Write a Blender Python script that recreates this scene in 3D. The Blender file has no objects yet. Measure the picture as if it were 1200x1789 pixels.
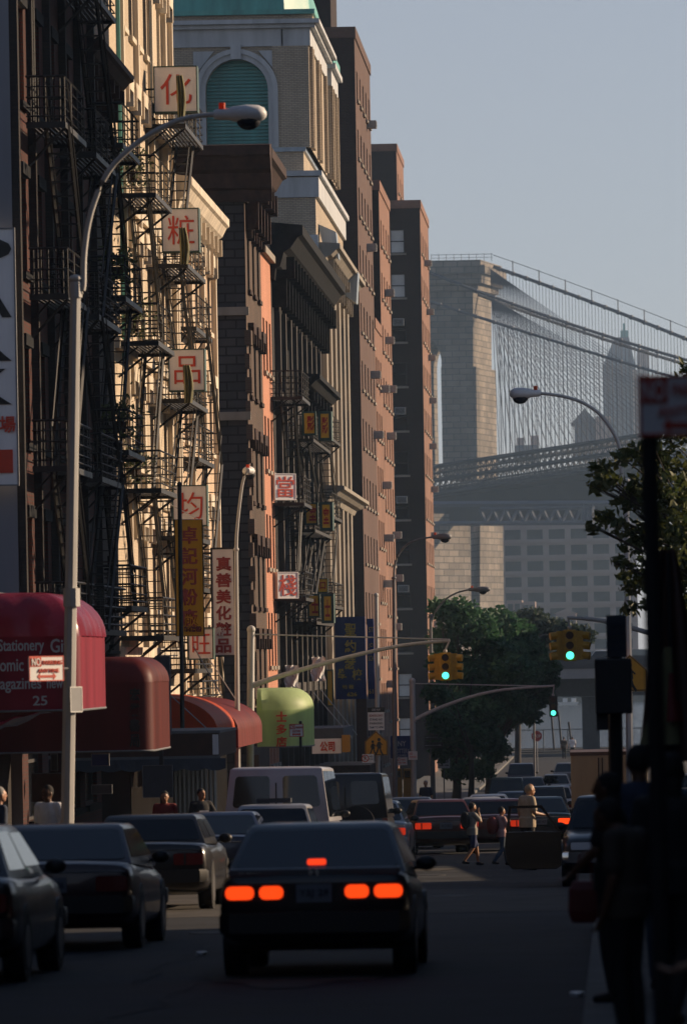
import bpy, bmesh, math, random
from math import radians as R, sin, cos, pi, sqrt
from mathutils import Vector, Matrix
random.seed(7)
SC = bpy.context.scene
COL = SC.collection
# ------------------------------------------------------------------ camera, sky, sun, exposure
F = 8950.0            # focal length in photo pixels (photo 1200 x 1789)
VPX, VPY = 1060.0, 1150.0
ROLL = 0.0183
cam = bpy.data.cameras.new('camera'); co = bpy.data.objects.new('camera', cam); COL.objects.link(co)
cam.sensor_fit = 'VERTICAL'; cam.sensor_height = 36; cam.sensor_width = 24
cam.lens = F * 36 / 1789
cam.shift_x = (600 - VPX) / 1789; cam.shift_y = (VPY - 894.5) / 1789
cam.clip_start = 0.5; cam.clip_end = 20000
cam.dof.use_dof = True; cam.dof.focus_distance = 158; cam.dof.aperture_fstop = 3.9; cam.dof.aperture_blades = 6
co.rotation_euler = (R(90), math.atan(ROLL), 0)
SC.camera = co
SUN_A, SUN_E = 25.0, 19.0
S = Vector((cos(R(SUN_A)) * cos(R(SUN_E)), sin(R(SUN_A)) * cos(R(SUN_E)), sin(R(SUN_E))))
sl = bpy.data.lights.new('sun', 'SUN'); so = bpy.data.objects.new('sun', sl); COL.objects.link(so)
sl.energy = 5.0; sl.color = (1.0, 0.74, 0.49); sl.angle = R(0.5)
so.rotation_euler = S.to_track_quat('Z', 'Y').to_euler()
so.location = (40, 60, 60)
w = bpy.data.worlds.new('World'); SC.world = w; w.use_nodes = True
wn = w.node_tree.nodes; wl = w.node_tree.links
sky = wn.new('ShaderNodeTexSky'); sky.sky_type = 'NISHITA'; sky.sun_disc = False
sky.sun_elevation = R(SUN_E); sky.sun_rotation = R(90 - SUN_A)
sky.altitude = 0; sky.air_density = 1.0; sky.dust_density = 0.4; sky.ozone_density = 4.0
bg = wn['Background']; bg.inputs['Strength'].default_value = 0.055
hz_ = wn.new('ShaderNodeMix'); hz_.data_type = 'RGBA'; hz_.inputs[7].default_value = (8.6, 8.0, 8.6, 1)   # haze in the sky, thickest at the horizon
stc = wn.new('ShaderNodeTexCoord'); sxy = wn.new('ShaderNodeSeparateXYZ'); wl.new(stc.outputs['Generated'], sxy.inputs[0])
smr = wn.new('ShaderNodeMapRange'); smr.inputs[1].default_value = 0; smr.inputs[2].default_value = .55; smr.inputs[3].default_value = .55; smr.inputs[4].default_value = .03; wl.new(sxy.outputs[2], smr.inputs[0]); wl.new(smr.outputs[0], hz_.inputs[0])
wl.new(sky.outputs[0], hz_.inputs[6]); wl.new(hz_.outputs[2], bg.inputs['Color'])
SC.view_settings.view_transform = 'Standard'; SC.view_settings.look = 'None'
SC.view_settings.exposure = 0.46; SC.view_settings.gamma = 1.0
SC.cycles.use_denoising = True
SC.cycles.max_bounces = 6; SC.cycles.volume_bounces = 1; SC.cycles.transparent_max_bounces = 12
SC.cycles.caustics_reflective = False; SC.cycles.caustics_refractive = False

def zg(y):            # ground height: downhill from the camera, level towards the river
    if y <= 140: return -1.63 - 0.02514 * y
    if y <= 320:
        t = y - 140; return -5.15 - 0.02514 * t + (0.02514 - 0.004) * t * t / 360
    return -7.773 - 0.0015 * (y - 320)
WATER = -8.5
def U(u, v): return ((u - VPX) - ROLL * (v - VPY), (v - VPY) + ROLL * (u - VPX))
def P(u, v, y):       # a point of the place at distance y
    a, b = U(u, v); return Vector((a * y / F, y, -b * y / F))
def YF(u, v, X=-12.0): return X * F / U(u, v)[0]
def ZV(u, v, y): return P(u, v, y).z

# ------------------------------------------------------------------ materials
M = {}
def nodes(name):
    m = bpy.data.materials.new(name); m.use_nodes = True
    return m, m.node_tree.nodes, m.node_tree.links, m.node_tree.nodes['Principled BSDF']
def setc(b, k, v): b.inputs[k].default_value = v
def mat(name, col, rough=0.6, metal=0.0, var=0.0, scale=4.0, bump=0.0, spec=0.5, coat=0.0, trans=0.0, streak=False, emit=None, es=1.0, col2=None):
    m, n, l, b = nodes(name)
    setc(b, 'Base Color', (*col, 1)); setc(b, 'Roughness', rough); setc(b, 'Metallic', metal)
    setc(b, 'Specular IOR Level', spec)
    if coat: setc(b, 'Coat Weight', coat); setc(b, 'Coat Roughness', 0.05)
    if trans: setc(b, 'Transmission Weight', trans)
    if emit: setc(b, 'Emission Color', (*emit, 1)); setc(b, 'Emission Strength', es)
    if var or bump:
        tc = n.new('ShaderNodeTexCoord'); mp = n.new('ShaderNodeMapping')
        l.new(tc.outputs['Object'], mp.inputs[0])
        if streak: mp.inputs['Scale'].default_value = (1, 1, 0.12)
        no = n.new('ShaderNodeTexNoise'); no.inputs['Scale'].default_value = scale; no.inputs['Detail'].default_value = 6
        no.inputs['Roughness'].default_value = 0.65
        l.new(mp.outputs[0], no.inputs['Vector'])
        if var:
            mx = n.new('ShaderNodeMix'); mx.data_type = 'RGBA'
            c2 = col2 or tuple(c * (1 - var) for c in col); c1 = tuple(min(1, c * (1 + var * .6)) for c in col)
            mx.inputs[6].default_value = (*c2, 1); mx.inputs[7].default_value = (*c1, 1)
            mr = n.new('ShaderNodeMapRange'); mr.inputs[1].default_value = .3; mr.inputs[2].default_value = .7
            l.new(no.outputs[0], mr.inputs[0]); l.new(mr.outputs[0], mx.inputs[0]); l.new(mx.outputs[2], b.inputs['Base Color'])
            rr = n.new('ShaderNodeMapRange'); rr.inputs[3].default_value = max(0, rough - .12); rr.inputs[4].default_value = min(1, rough + .12)
            l.new(no.outputs[0], rr.inputs[0]); l.new(rr.outputs[0], b.inputs['Roughness'])
        if bump:
            bp = n.new('ShaderNodeBump'); bp.inputs['Strength'].default_value = bump; bp.inputs['Distance'].default_value = .05
            l.new(no.outputs[0], bp.inputs['Height']); l.new(bp.outputs[0], b.inputs['Normal'])
    M[name] = m; return m
def brick(name, c1, c2, mortar, bw=.24, bh=.075, dirt=.45, ms=.012, dscale=.35):
    m, n, l, b = nodes(name)
    tc = n.new('ShaderNodeTexCoord'); bt = n.new('ShaderNodeTexBrick')
    l.new(tc.outputs['UV'], bt.inputs['Vector'])
    bt.inputs['Color1'].default_value = (*c1, 1); bt.inputs['Color2'].default_value = (*c2, 1); bt.inputs['Mortar'].default_value = (*mortar, 1)
    bt.inputs['Scale'].default_value = 1; bt.inputs['Brick Width'].default_value = bw; bt.inputs['Row Height'].default_value = bh
    bt.inputs['Mortar Size'].default_value = ms; bt.inputs['Bias'].default_value = -.1
    no = n.new('ShaderNodeTexNoise'); no.inputs['Scale'].default_value = dscale; no.inputs['Detail'].default_value = 8; no.inputs['Roughness'].default_value = .7
    mp = n.new('ShaderNodeMapping'); mp.inputs['Scale'].default_value = (1, 1, .35)
    l.new(tc.outputs['Object'], mp.inputs[0]); l.new(mp.outputs[0], no.inputs['Vector'])
    mr = n.new('ShaderNodeMapRange'); mr.inputs[1].default_value = .32; mr.inputs[2].default_value = .72; mr.inputs[3].default_value = 1 - dirt; mr.inputs[4].default_value = 1.15
    l.new(no.outputs[0], mr.inputs[0])
    mx = n.new('ShaderNodeMix'); mx.data_type = 'RGBA'; mx.blend_type = 'MULTIPLY'; mx.inputs[0].default_value = 1
    l.new(bt.outputs[0], mx.inputs[6]); l.new(mr.outputs[0], mx.inputs[7]); l.new(mx.outputs[2], b.inputs['Base Color'])
    setc(b, 'Roughness', .85); setc(b, 'Specular IOR Level', .25)
    bp = n.new('ShaderNodeBump'); bp.inputs['Strength'].default_value = .4; bp.inputs['Distance'].default_value = .02
    l.new(bt.outputs['Fac'], bp.inputs['Height']); bp.invert = True; l.new(bp.outputs[0], b.inputs['Normal'])
    M[name] = m; return m
def leafmat(name, ca, cb):
    m, n, l, b = nodes(name)
    g = n.new('ShaderNodeNewGeometry'); mx = n.new('ShaderNodeMix'); mx.data_type = 'RGBA'
    mx.inputs[6].default_value = (*ca, 1); mx.inputs[7].default_value = (*cb, 1)
    l.new(g.outputs['Random Per Island'], mx.inputs[0]); l.new(mx.outputs[2], b.inputs['Base Color'])
    setc(b, 'Roughness', .55); setc(b, 'Specular IOR Level', .3)
    tr = n.new('ShaderNodeBsdfTranslucent'); l.new(mx.outputs[2], tr.inputs[0])
    ms = n.new('ShaderNodeMixShader'); ms.inputs[0].default_value = .3
    l.new(b.outputs[0], ms.inputs[1]); l.new(tr.outputs[0], ms.inputs[2])
    l.new(ms.outputs[0], n['Material Output'].inputs['Surface'])
    M[name] = m; return m

mat('asphalt', (.029, .031, .036), .85, var=.75, scale=.55, bump=.3, spec=.25)
mat('asphalt_patch', (.085, .078, .07), .9, var=.4, scale=1.3, bump=.2, spec=.2)
mat('concrete', (.13, .127, .12), .9, var=.35, scale=1.1, bump=.2, spec=.2)
mat('kerb', (.13, .128, .12), .85, var=.4, scale=2.0, bump=.2)
mat('earth', (.09, .085, .07), .95, var=.4, scale=.3)
mat('olive_cloth', (.16, .15, .07), .8, var=.3, scale=3, bump=.2)
mat('unlit_stone', (.05, .045, .042), .85, var=.4, scale=1.0, streak=True)  # stone darkened to carry the shade of the unlit ornate front
mat('iron', (.007, .007, .008), .55, var=.4, scale=3)
mat('iron_old', (.012, .011, .011), .7, var=.5, scale=2)
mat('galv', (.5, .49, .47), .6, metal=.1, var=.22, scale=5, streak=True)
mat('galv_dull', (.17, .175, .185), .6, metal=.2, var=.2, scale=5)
mat('pole_dark', (.02, .02, .022), .5, var=.3, scale=4)
mat('glass', (.012, .014, .017), .06, var=.15, scale=.6, spec=.6)
mat('glass_far', (.018, .022, .032), .6, var=.2, scale=.3, spec=.2)
mat('carglass', (.006, .009, .014), .03, spec=.55)
mat('blind', (.62, .61, .58), .7, var=.2, scale=.8)
mat('frame_dark', (.035, .03, .028), .6, var=.3)
mat('frame_light', (.42, .4, .37), .6, var=.3)
mat('rubber', (.012, .012, .012), .85, var=.2)
mat('rim', (.22, .22, .23), .35, metal=.8)
mat('chrome', (.6, .6, .62), .12, metal=1.0)
mat('trim', (.014, .014, .015), .5)
for nm, c in dict(black=(.006, .006, .008), maroon=(.05, .009, .01), redbrown=(.09, .025, .017), navy=(.012, .018, .05), silver=(.33, .33, .34), white=(.6, .6, .6),
                  grey=(.09, .095, .11), vangrey=(.42, .42, .45), wine=(.03, .008, .012), green=(.012, .03, .028), bluegrey=(.06, .09, .14)).items():
    mat('paint_' + nm, c, .32, var=.08, scale=2, coat=.35, metal=.25 if nm in ('silver', 'grey', 'bluegrey') else 0)
mat('tail_off', (.16, .012, .008), .2, coat=.5)
mat('tail_on', (.5, .03, .01), .3, emit=(1.0, .06, .006), es=.95)
mat('tail_dim', (.4, .02, .01), .3, emit=(1.0, .05, .01), es=.3)
mat('brake_on', (.5, .03, .01), .3, emit=(1.0, .05, .008), es=.9)
mat('headlamp', (.4, .4, .42), .15, coat=1)
mat('plate', (.18, .2, .24), .5); mat('plate_ink', (.02, .02, .05), .5); mat('badge', (.45, .46, .48), .25, metal=.9)
mat('sig_yellow', (.55, .3, .02), .5, var=.25, scale=6)
mat('sig_red', (.05, .006, .005), .3); mat('sig_amber', (.07, .03, .005), .3)
mat('sig_green', (.02, .3, .2), .3, emit=(.08, 1.0, .62), es=1.6)
mat('white_sign', (.74, .74, .74), .5, var=.12, scale=3, streak=True)
mat('white_bright', (.8, .79, .78), .5, var=.06, scale=3)
mat('grey_sign', (.82, .79, .78), .55, var=.15, scale=2, streak=True)
mat('red_ink', (.55, .05, .02), .5, var=.15, scale=6); mat('dark_red_ink', (.28, .03, .03), .5, var=.2, scale=6)
mat('black_ink', (.012, .012, .012), .5); mat('white_ink', (.6, .6, .58), .5)
mat('grey_ink', (.52, .5, .53), .6)
mat('yellow_sign', (.9, .5, .03), .5, var=.15, scale=2, streak=True)
mat('warn_yellow', (.6, .28, .015), .45, var=.1)
mat('green_frame', (.03, .075, .065), .6, var=.3)
mat('blue_cloth', (.012, .035, .16), .7, var=.25, scale=2, streak=True); mat('gold_ink', (.62, .42, .06), .6)
mat('blue_tarp', (.012, .05, .22), .4, var=.4, scale=5, bump=.5)
mat('crimson_awn', (.36, .025, .06), .5, var=.3, scale=1.0, bump=.12, streak=True); mat('crimson_top', (.36, .04, .08), .27, var=.3, scale=1.0, bump=.15)
mat('darkred_awn', (.15, .018, .015), .5, var=.4, scale=1.0, bump=.12, streak=True)
mat('orange_awn', (.8, .13, .03), .5, var=.25, scale=1.2, streak=True); mat('maroon_awn', (.24, .035, .03), .55, var=.3, scale=1.5, streak=True)
mat('green_awn', (.58, .74, .36), .5, var=.25, scale=1.2, bump=.12, streak=True)
mat('brown_board', (.07, .03, .02), .6, var=.4); mat('slate_cloth', (.05, .055, .07), .7, var=.3)
mat('ac', (.32, .32, .32), .6, var=.25, scale=5); mat('ac_dark', (.03, .03, .03), .7)
mat('copper', (.1, .36, .32), .5, var=.35, scale=1.5, streak=True); mat('shutter_green', (.07, .27, .26), .55, var=.35, scale=1.2, streak=True)
mat('zinc', (.3, .36, .42), .45, metal=.4, var=.35, scale=2, streak=True)
mat('stone_pale', (.46, .48, .5), .85, var=.3, scale=1.2, streak=True)
mat('stone_beige', (.27, .24, .2), .85, var=.3, scale=1.0, streak=True)
mat('cornice_brown', (.05, .029, .023), .8, var=.6, scale=2.5, bump=.35, spec=.2)
mat('cornice_cream', (.6, .52, .41), .8, var=.4, scale=2.5, bump=.25, streak=True)
mat('cornice_dark', (.014, .015, .017), .85, var=.7, scale=2.5, bump=.4, spec=.15)
mat('party_grey', (.2, .21, .24), .9, var=.25, scale=.5, streak=True)
mat('roof_tar', (.04, .04, .042), .95, var=.3)
brick('br_red', (.09, .024, .018), (.065, .018, .014), (.05, .04, .036))
brick('br_dark', (.045, .035, .032), (.03, .026, .025), (.03, .03, .03))
brick('br_cream', (.58, .48, .36), (.5, .4, .29), (.5, .42, .32), dirt=.25)
brick('br_cream2', (.62, .45, .31), (.56, .4, .27), (.5, .4, .3), dirt=.3)
brick('br_rustic', (.062, .058, .064), (.035, .035, .042), (.016, .016, .018), bw=.7, bh=.3, ms=.03, dirt=.5)
brick('br_brown', (.11, .068, .05), (.08, .05, .04), (.1, .08, .06), dirt=.4)
brick('br_pink', (.52, .235, .15), (.46, .2, .125), (.5, .26, .18), dirt=.2)
brick('br_charcoal', (.05, .043, .04), (.035, .03, .03), (.03, .03, .03), dirt=.6)  # charcoal dark brick of the ornate front
brick('br_beige', (.52, .43, .32), (.44, .36, .26), (.26, .23, .2), dirt=.3)
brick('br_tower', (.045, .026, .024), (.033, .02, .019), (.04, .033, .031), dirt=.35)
brick('br_towerlit', (.13, .075, .06), (.11, .062, .05), (.1, .075, .065), dirt=.25)  # lighter for the sunlit front; br_tower carries the end walls' shade in its colour
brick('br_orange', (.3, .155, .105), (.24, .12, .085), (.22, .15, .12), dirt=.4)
brick('granite', (.3, .26, .22), (.18, .16, .14), (.1, .095, .085), bw=2.6, bh=1.1, ms=.09, dirt=.5, dscale=.16)
mat('steel_bridge', (.028, .027, .03), .7, var=.3, scale=.2); mat('cable', (.05, .055, .075), .6)
mat('ware', (.34, .27, .25), .85, var=.2, scale=.1, streak=True)
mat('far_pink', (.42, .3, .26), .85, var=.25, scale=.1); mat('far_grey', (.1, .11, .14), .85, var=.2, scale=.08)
mat('fdr_beam', (.28, .28, .29), .7, var=.2, scale=.4); mat('fdr_dark', (.05, .055, .065), .8, var=.3)
mat('truck_body', (.33, .25, .17), .6, var=.2, scale=1.0, streak=True)
mat('bark', (.05, .042, .035), .95, var=.4, scale=4, bump=.5)
mat('trash_yellow', (.4, .2, .03), .6)
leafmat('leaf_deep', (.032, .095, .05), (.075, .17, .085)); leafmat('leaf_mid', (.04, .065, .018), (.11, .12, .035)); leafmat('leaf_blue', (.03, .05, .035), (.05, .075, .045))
for nm, c in dict(skin_tan=(.34, .17, .09), skin_brown=(.12, .055, .03), skin_fair=(.45, .24, .16)).items(): mat(nm, c, .5, var=.08, scale=8)
for nm, c in dict(hair_black=(.012, .01, .009), hair_fair=(.4, .27, .15), hair_grey=(.3, .29, .28), cloth_white=(.72, .72, .74), cloth_beige=(.42, .33, .22), cloth_grey=(.3, .28, .24),
                  cloth_navy=(.015, .03, .1), cloth_jean=(.05, .075, .11), cloth_black=(.012, .012, .014), cloth_red=(.2, .02, .015), cloth_blue=(.03, .045, .08), cloth_brown=(.06, .045, .035), shoe=(.02, .018, .016), cloth_pink=(.5, .3, .28)).items():
    mat(nm, c, .85, var=.2, scale=9, bump=.15)
mat('bag_red', (.14, .012, .01), .5, var=.2)
def water_mat():
    m, n, l, b = nodes('water'); setc(b, 'Base Color', (.03, .04, .05, 1)); setc(b, 'Roughness', .22); setc(b, 'Specular IOR Level', .5)
    tc = n.new('ShaderNodeTexCoord'); mp = n.new('ShaderNodeMapping'); mp.inputs['Scale'].default_value = (.35, .05, 1); l.new(tc.outputs['Object'], mp.inputs[0])
    no = n.new('ShaderNodeTexNoise'); no.inputs['Scale'].default_value = 1.6; no.inputs['Detail'].default_value = 5; l.new(mp.outputs[0], no.inputs['Vector'])
    bp = n.new('ShaderNodeBump'); bp.inputs['Strength'].default_value = .5; bp.inputs['Distance'].default_value = 1.0
    l.new(no.outputs[0], bp.inputs['Height']); l.new(bp.outputs[0], b.inputs['Normal']); M['water'] = m
water_mat()

def translucent(names, k):      # thin cloth and vinyl that light shines through
    for nm in names:
        m = M[nm]; n = m.node_tree.nodes; l = m.node_tree.links; b = n['Principled BSDF']; t = n.new('ShaderNodeBsdfTranslucent'); ms = n.new('ShaderNodeMixShader'); ms.inputs[0].default_value = k
        src = b.inputs['Base Color']
        if src.is_linked: l.new(src.links[0].from_socket, t.inputs[0])
        else: t.inputs[0].default_value = src.default_value
        l.new(b.outputs[0], ms.inputs[1]); l.new(t.outputs[0], ms.inputs[2]); l.new(ms.outputs[0], n['Material Output'].inputs['Surface'])
mat('banner_yellow', (1.0, .43, .02), .6, var=.12, scale=2, streak=True, bump=.1)
mat('lamp_paint', (.68, .68, .68), .5, var=.12, scale=6); mat('shade_panel', (.012, .011, .011), .95, var=.4, scale=1, spec=.03)
translucent(['banner_yellow'], .5); translucent(['green_awn', 'orange_awn', 'crimson_awn', 'crimson_top', 'darkred_awn', 'maroon_awn'], .45)

# ------------------------------------------------------------------ building blocks
ORG = {}
def org(o):
    v = Vector((0, 0, 0))
    while o is not None: v += o.location; o = o.parent
    return v
class MB:
    def __init__(s): s.v = []; s.f = []
    def add(s, vs, fs):
        k = len(s.v); s.v += [tuple(p) for p in vs]; s.f += [tuple(i + k for i in f) for f in fs]
    def quad(s, a, b, c, d): s.add([a, b, c, d], [(0, 1, 2, 3)])
    def box(s, x0, y0, z0, x1, y1, z1):
        s.add([(x0, y0, z0), (x1, y0, z0), (x1, y1, z0), (x0, y1, z0), (x0, y0, z1), (x1, y0, z1), (x1, y1, z1), (x0, y1, z1)],
              [(0, 3, 2, 1), (4, 5, 6, 7), (0, 1, 5, 4), (1, 2, 6, 5), (2, 3, 7, 6), (3, 0, 4, 7)])
    def cbox(s, c, sx, sy, sz): s.box(c[0] - sx / 2, c[1] - sy / 2, c[2] - sz / 2, c[0] + sx / 2, c[1] + sy / 2, c[2] + sz / 2)
    def ring(s, c, ax, r, n, ph=0.0):
        ax = Vector(ax).normalized(); t = Vector((0, 0, 1)) if abs(ax.z) < .9 else Vector((1, 0, 0))
        a = ax.cross(t).normalized(); b = ax.cross(a)
        return [Vector(c) + (a * cos(2 * pi * i / n + ph) + b * sin(2 * pi * i / n + ph)) * r for i in range(n)]
    def loft(s, rings, cap=True, closed=True):
        n = len(rings[0]); vs = [p for r in rings for p in r]; fs = []
        for k in range(len(rings) - 1):
            for i in range(n if closed else n - 1):
                j = (i + 1) % n; fs.append((k * n + i, k * n + j, (k + 1) * n + j, (k + 1) * n + i))
        if cap: fs.append(tuple(range(n - 1, -1, -1))); fs.append(tuple((len(rings) - 1) * n + i for i in range(n)))
        s.add(vs, fs)
    def tube(s, pts, r, n=8):
        pts = [Vector(p) for p in pts]; rs = r if isinstance(r, (list, tuple)) else [r] * len(pts); rings = []
        for i, p in enumerate(pts):
            d = (pts[min(i + 1, len(pts) - 1)] - pts[max(i - 1, 0)])
            rings.append(s.ring(p, d, rs[i], n))
        s.loft(rings)
    def bar(s, p, q, r): s.tube([p, q], r, 4)
    def prism(s, poly, fn, d0, d1):     # 2D polygon through fn(a, b, d)
        n = len(poly); s.loft([[fn(a, b, d0) for a, b in poly], [fn(a, b, d1) for a, b in poly]])
    def ball(s, c, rx, ry=None, rz=None, nu=12, nv=8):
        ry = ry or rx; rz = rz or rx; rings = []
        for k in range(1, nv):
            t = pi * k / nv
            rings.append([(c[0] + rx * sin(t) * cos(2 * pi * i / nu), c[1] + ry * sin(t) * sin(2 * pi * i / nu), c[2] - rz * cos(t)) for i in range(nu)])
        k0 = len(s.v); s.loft(rings, cap=False); k1 = len(s.v)
        s.v += [(c[0], c[1], c[2] - rz), (c[0], c[1], c[2] + rz)]
        for i in range(nu):
            j = (i + 1) % nu; s.f.append((k1, k0 + j, k0 + i)); o = k0 + (nv - 2) * nu; s.f.append((k1 + 1, o + i, o + j))
    def build(s, name, m, parent=None, world=True, smooth=None, uv=True, bevel=0, label=None):
        me = bpy.data.meshes.new(name); off = org(parent) if (parent is not None and world) else Vector((0, 0, 0))
        vs = [(p[0] - off.x, p[1] - off.y, p[2] - off.z) for p in s.v]
        me.from_pydata(vs, [], s.f); me.update()
        bm = bmesh.new(); bm.from_mesh(me); bmesh.ops.recalc_face_normals(bm, faces=bm.faces[:])
        if bevel:
            es = [e for e in bm.edges if len(e.link_faces) == 2 and e.calc_face_angle(0) > .5]
            bmesh.ops.bevel(bm, geom=es, offset=bevel, segments=2, affect='EDGES', profile=.6)
        bm.to_mesh(me); bm.free()
        if uv:
            ul = me.uv_layers.new(name='UVMap'); d = ul.data
            for p in me.polygons:
                n = p.normal; ax = max(range(3), key=lambda i: abs(n[i]))
                for li in p.loop_indices:
                    c = me.vertices[me.loops[li].vertex_index].co
                    d[li].uv = (c.y, c.z) if ax == 0 else ((c.x, c.z) if ax == 1 else (c.x, c.y))
        if smooth is not None:
            for p in me.polygons: p.use_smooth = True
            me.set_sharp_from_angle(angle=R(smooth))
        me.materials.append(M[m] if isinstance(m, str) else m)
        o = bpy.data.objects.new(name, me); COL.objects.link(o)
        if parent is not None: o.parent = parent
        if label: o['label'] = label
        return o
def each(b, name, m, parent, **kw):     # one object for every separate piece of b
    par = list(range(len(b.v)))
    def fd(i):
        while par[i] != i: par[i] = par[par[i]]; i = par[i]
        return i
    for f in b.f:
        for i in f[1:]: par[fd(i)] = fd(f[0])
    gr = {}
    for f in b.f: gr.setdefault(fd(f[0]), []).append(f)
    out = []
    for fs in gr.values():
        ids = sorted({i for f in fs for i in f}); mp = {i: k for k, i in enumerate(ids)}
        q = MB(); q.v = [b.v[i] for i in ids]; q.f = [tuple(mp[i] for i in f) for f in fs]
        out.append(q.build(name, m, parent, **kw))
    return out
def thing(name, label, cat, loc=(0, 0, 0), rz=0.0, group=None):
    o = bpy.data.objects.new(name, None); COL.objects.link(o); o.location = loc; o.rotation_euler = (0, 0, rz)
    o.empty_display_size = .2; o['label'] = label; o['category'] = cat
    if group: o['group'] = group
    return o
def tag(o, label, cat, group=None):
    o['label'] = label; o['category'] = cat
    if group: o['group'] = group
    return o
def struct(o): o['kind'] = 'structure'; return o
def copy_tree(o, parent=None):
    c = o.copy(); COL.objects.link(c)
    if parent is not None: c.parent = parent
    for ch in list(o.children): copy_tree(ch, c)
    return c
_tx = {}
def text_mesh(s, bold=.0):
    k = (s, bold)
    if k in _tx: return _tx[k]
    cu = bpy.data.curves.new('lettering', 'FONT'); cu.body = s; cu.size = 1; cu.align_x = 'CENTER'; cu.extrude = .012; cu.offset = bold; cu.resolution_u = 3
    ob = bpy.data.objects.new('lettering', cu)
    me = bpy.data.meshes.new_from_object(ob); bpy.data.objects.remove(ob)
    xs = [v.co.x for v in me.vertices]; ys = [v.co.y for v in me.vertices]
    _tx[k] = ([tuple(v.co) for v in me.vertices], [tuple(p.vertices) for p in me.polygons], min(xs), max(xs), min(ys), max(ys))
    return _tx[k]
def text(parent, s, cx, cz, wd, ht, m, y=-.02, bold=.0, name='lettering', face='S'):
    vs, fs, x0, x1, y0, y1 = text_mesh(s, bold); kx = wd / (x1 - x0); kz = ht / (y1 - y0) if ht else kx
    b = MB(); out = []
    for x, yy, z in vs:
        a = (x - (x0 + x1) / 2) * kx; c = (yy - (y0 + y1) / 2) * kz
        out.append((cx + a, y - z, cz + c))
    b.add(out, fs); return b.build(name, m, parent, world=False, uv=False)
TMP = bpy.data.scenes.new('workbench')
def realise(o, mods):   # apply modifiers in a scratch scene
    for t, kw in mods:
        md = o.modifiers.new(t, t)
        for k, v in kw.items(): setattr(md, k, v)
    TMP.collection.objects.link(o)
    with bpy.context.temp_override(scene=TMP, view_layer=TMP.view_layers[0]): dg = bpy.context.evaluated_depsgraph_get()
    dg.update()
    me = bpy.data.meshes.new_from_object(o.evaluated_get(dg)); TMP.collection.objects.unlink(o); o.modifiers.clear()
    return me
# ------------------------------------------------------------------ ground, street, water
def strip(name, x0, x1, ys, dz, m, kind=True, thick=None):
    b = MB()
    for a, c in zip(ys[:-1], ys[1:]):
        za, zc = zg(a) + dz, zg(c) + dz
        b.quad((x0, a, za), (x1, a, za), (x1, c, zc), (x0, c, zc))
        if thick:
            for x in (x0, x1): b.quad((x, a, za), (x, c, zc), (x, c, zc - thick), (x, a, za - thick))
    if thick:
        for y in (ys[0], ys[-1]): b.quad((x0, y, zg(y) + dz), (x1, y, zg(y) + dz), (x1, y, zg(y) + dz - thick), (x0, y, zg(y) + dz - thick))
    o = b.build(name, m); 
    return struct(o) if kind else o
def rng(a, b, st):
    n = max(1, int(round((b - a) / st))); return [a + (b - a) * i / n for i in range(n + 1)]
strip('ground', -900, 900, rng(-60, 452, 8), -.06, 'earth')
strip('road', -9.2, 8, rng(-60, 448, 8), 0, 'asphalt')
strip('cross_street_road', -60, -9.2, rng(158.8, 171.6, 3.2), .0, 'asphalt'); strip('cross_street_road', 8, 60, rng(158.8, 171.6, 3.2), .0, 'asphalt')
for a, c in ((-40, 158.4), (172, 440)):
    strip('pavement', -12.4, -7.95, rng(a, c, 8), .14, 'concrete', thick=.2)
    strip('kerb', -7.95, -7.7, rng(a, c, 8), .145, 'kerb', thick=.2)
for a, c, x in ((-40, 59, -.2), (59, 97, 2.0), (97, 158.4, .15), (172, 440, .6)):
    strip('kerb', x, x + .2, rng(a, c, 7), .145, 'kerb', thick=.2)
    strip('pavement', x + .2, 9, rng(a, c, 7), .14, 'concrete', thick=.2)
random.seed(12)
for k_ in range(7):
    y_ = 26 + 17 * k_ + random.uniform(0, 6); x_ = random.uniform(-6.5, -1.5); T = thing('manhole_cover', 'round iron manhole cover in the road, number of metres ahead about %d' % int(y_), 'manhole cover', (x_, y_, zg(y_)))
    T['label'] = ('round iron manhole cover in the road, %s' % ['nearest the camera', 'second nearest', 'beside the near black coupe', 'ahead of the black coupe', 'before the crossing boys', 'by the boxy maroon sedan', 'under the far traffic signals'][k_])
    b = MB(); b.tube([(x_, y_, zg(y_) - .01), (x_, y_ + .0001, zg(y_) + .012)], .33, 20); b.build('cover', 'iron_old', T)
random.seed(5)
for k_ in range(9):     # tar filled cracks wandering along the lane
    y_ = 22 + 11 * k_; x_ = random.uniform(-6.5, -1.2); b = MB(); L_, R_ = [], []
    for i in range(26):
        x_ += random.gauss(0, .05); yy = y_ + .45 * i; w_ = random.uniform(.012, .035); L_.append((x_ - w_, yy, zg(yy) + .006)); R_.append((x_ + w_, yy, zg(yy) + .006))
    b.loft([L_, R_], cap=False, closed=False); struct(b.build('road_crack', 'roof_tar'))
for k_ in range(6):
    y_ = 30 + 15 * k_; x_ = random.uniform(-6, -2.4); b = MB(); n_ = 14; b.add([(x_ + random.uniform(.5, 1.0) * cos(2 * pi * i / n_), y_ + random.uniform(1.2, 2.6) * sin(2 * pi * i / n_), zg(y_) + .0) for i in range(n_)], [tuple(range(n_))])
    b.v = [(p[0], p[1], zg(p[1]) + .008) for p in b.v]; struct(b.build('road_patch', 'asphalt_patch' if k_ % 2 else 'roof_tar'))
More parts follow.
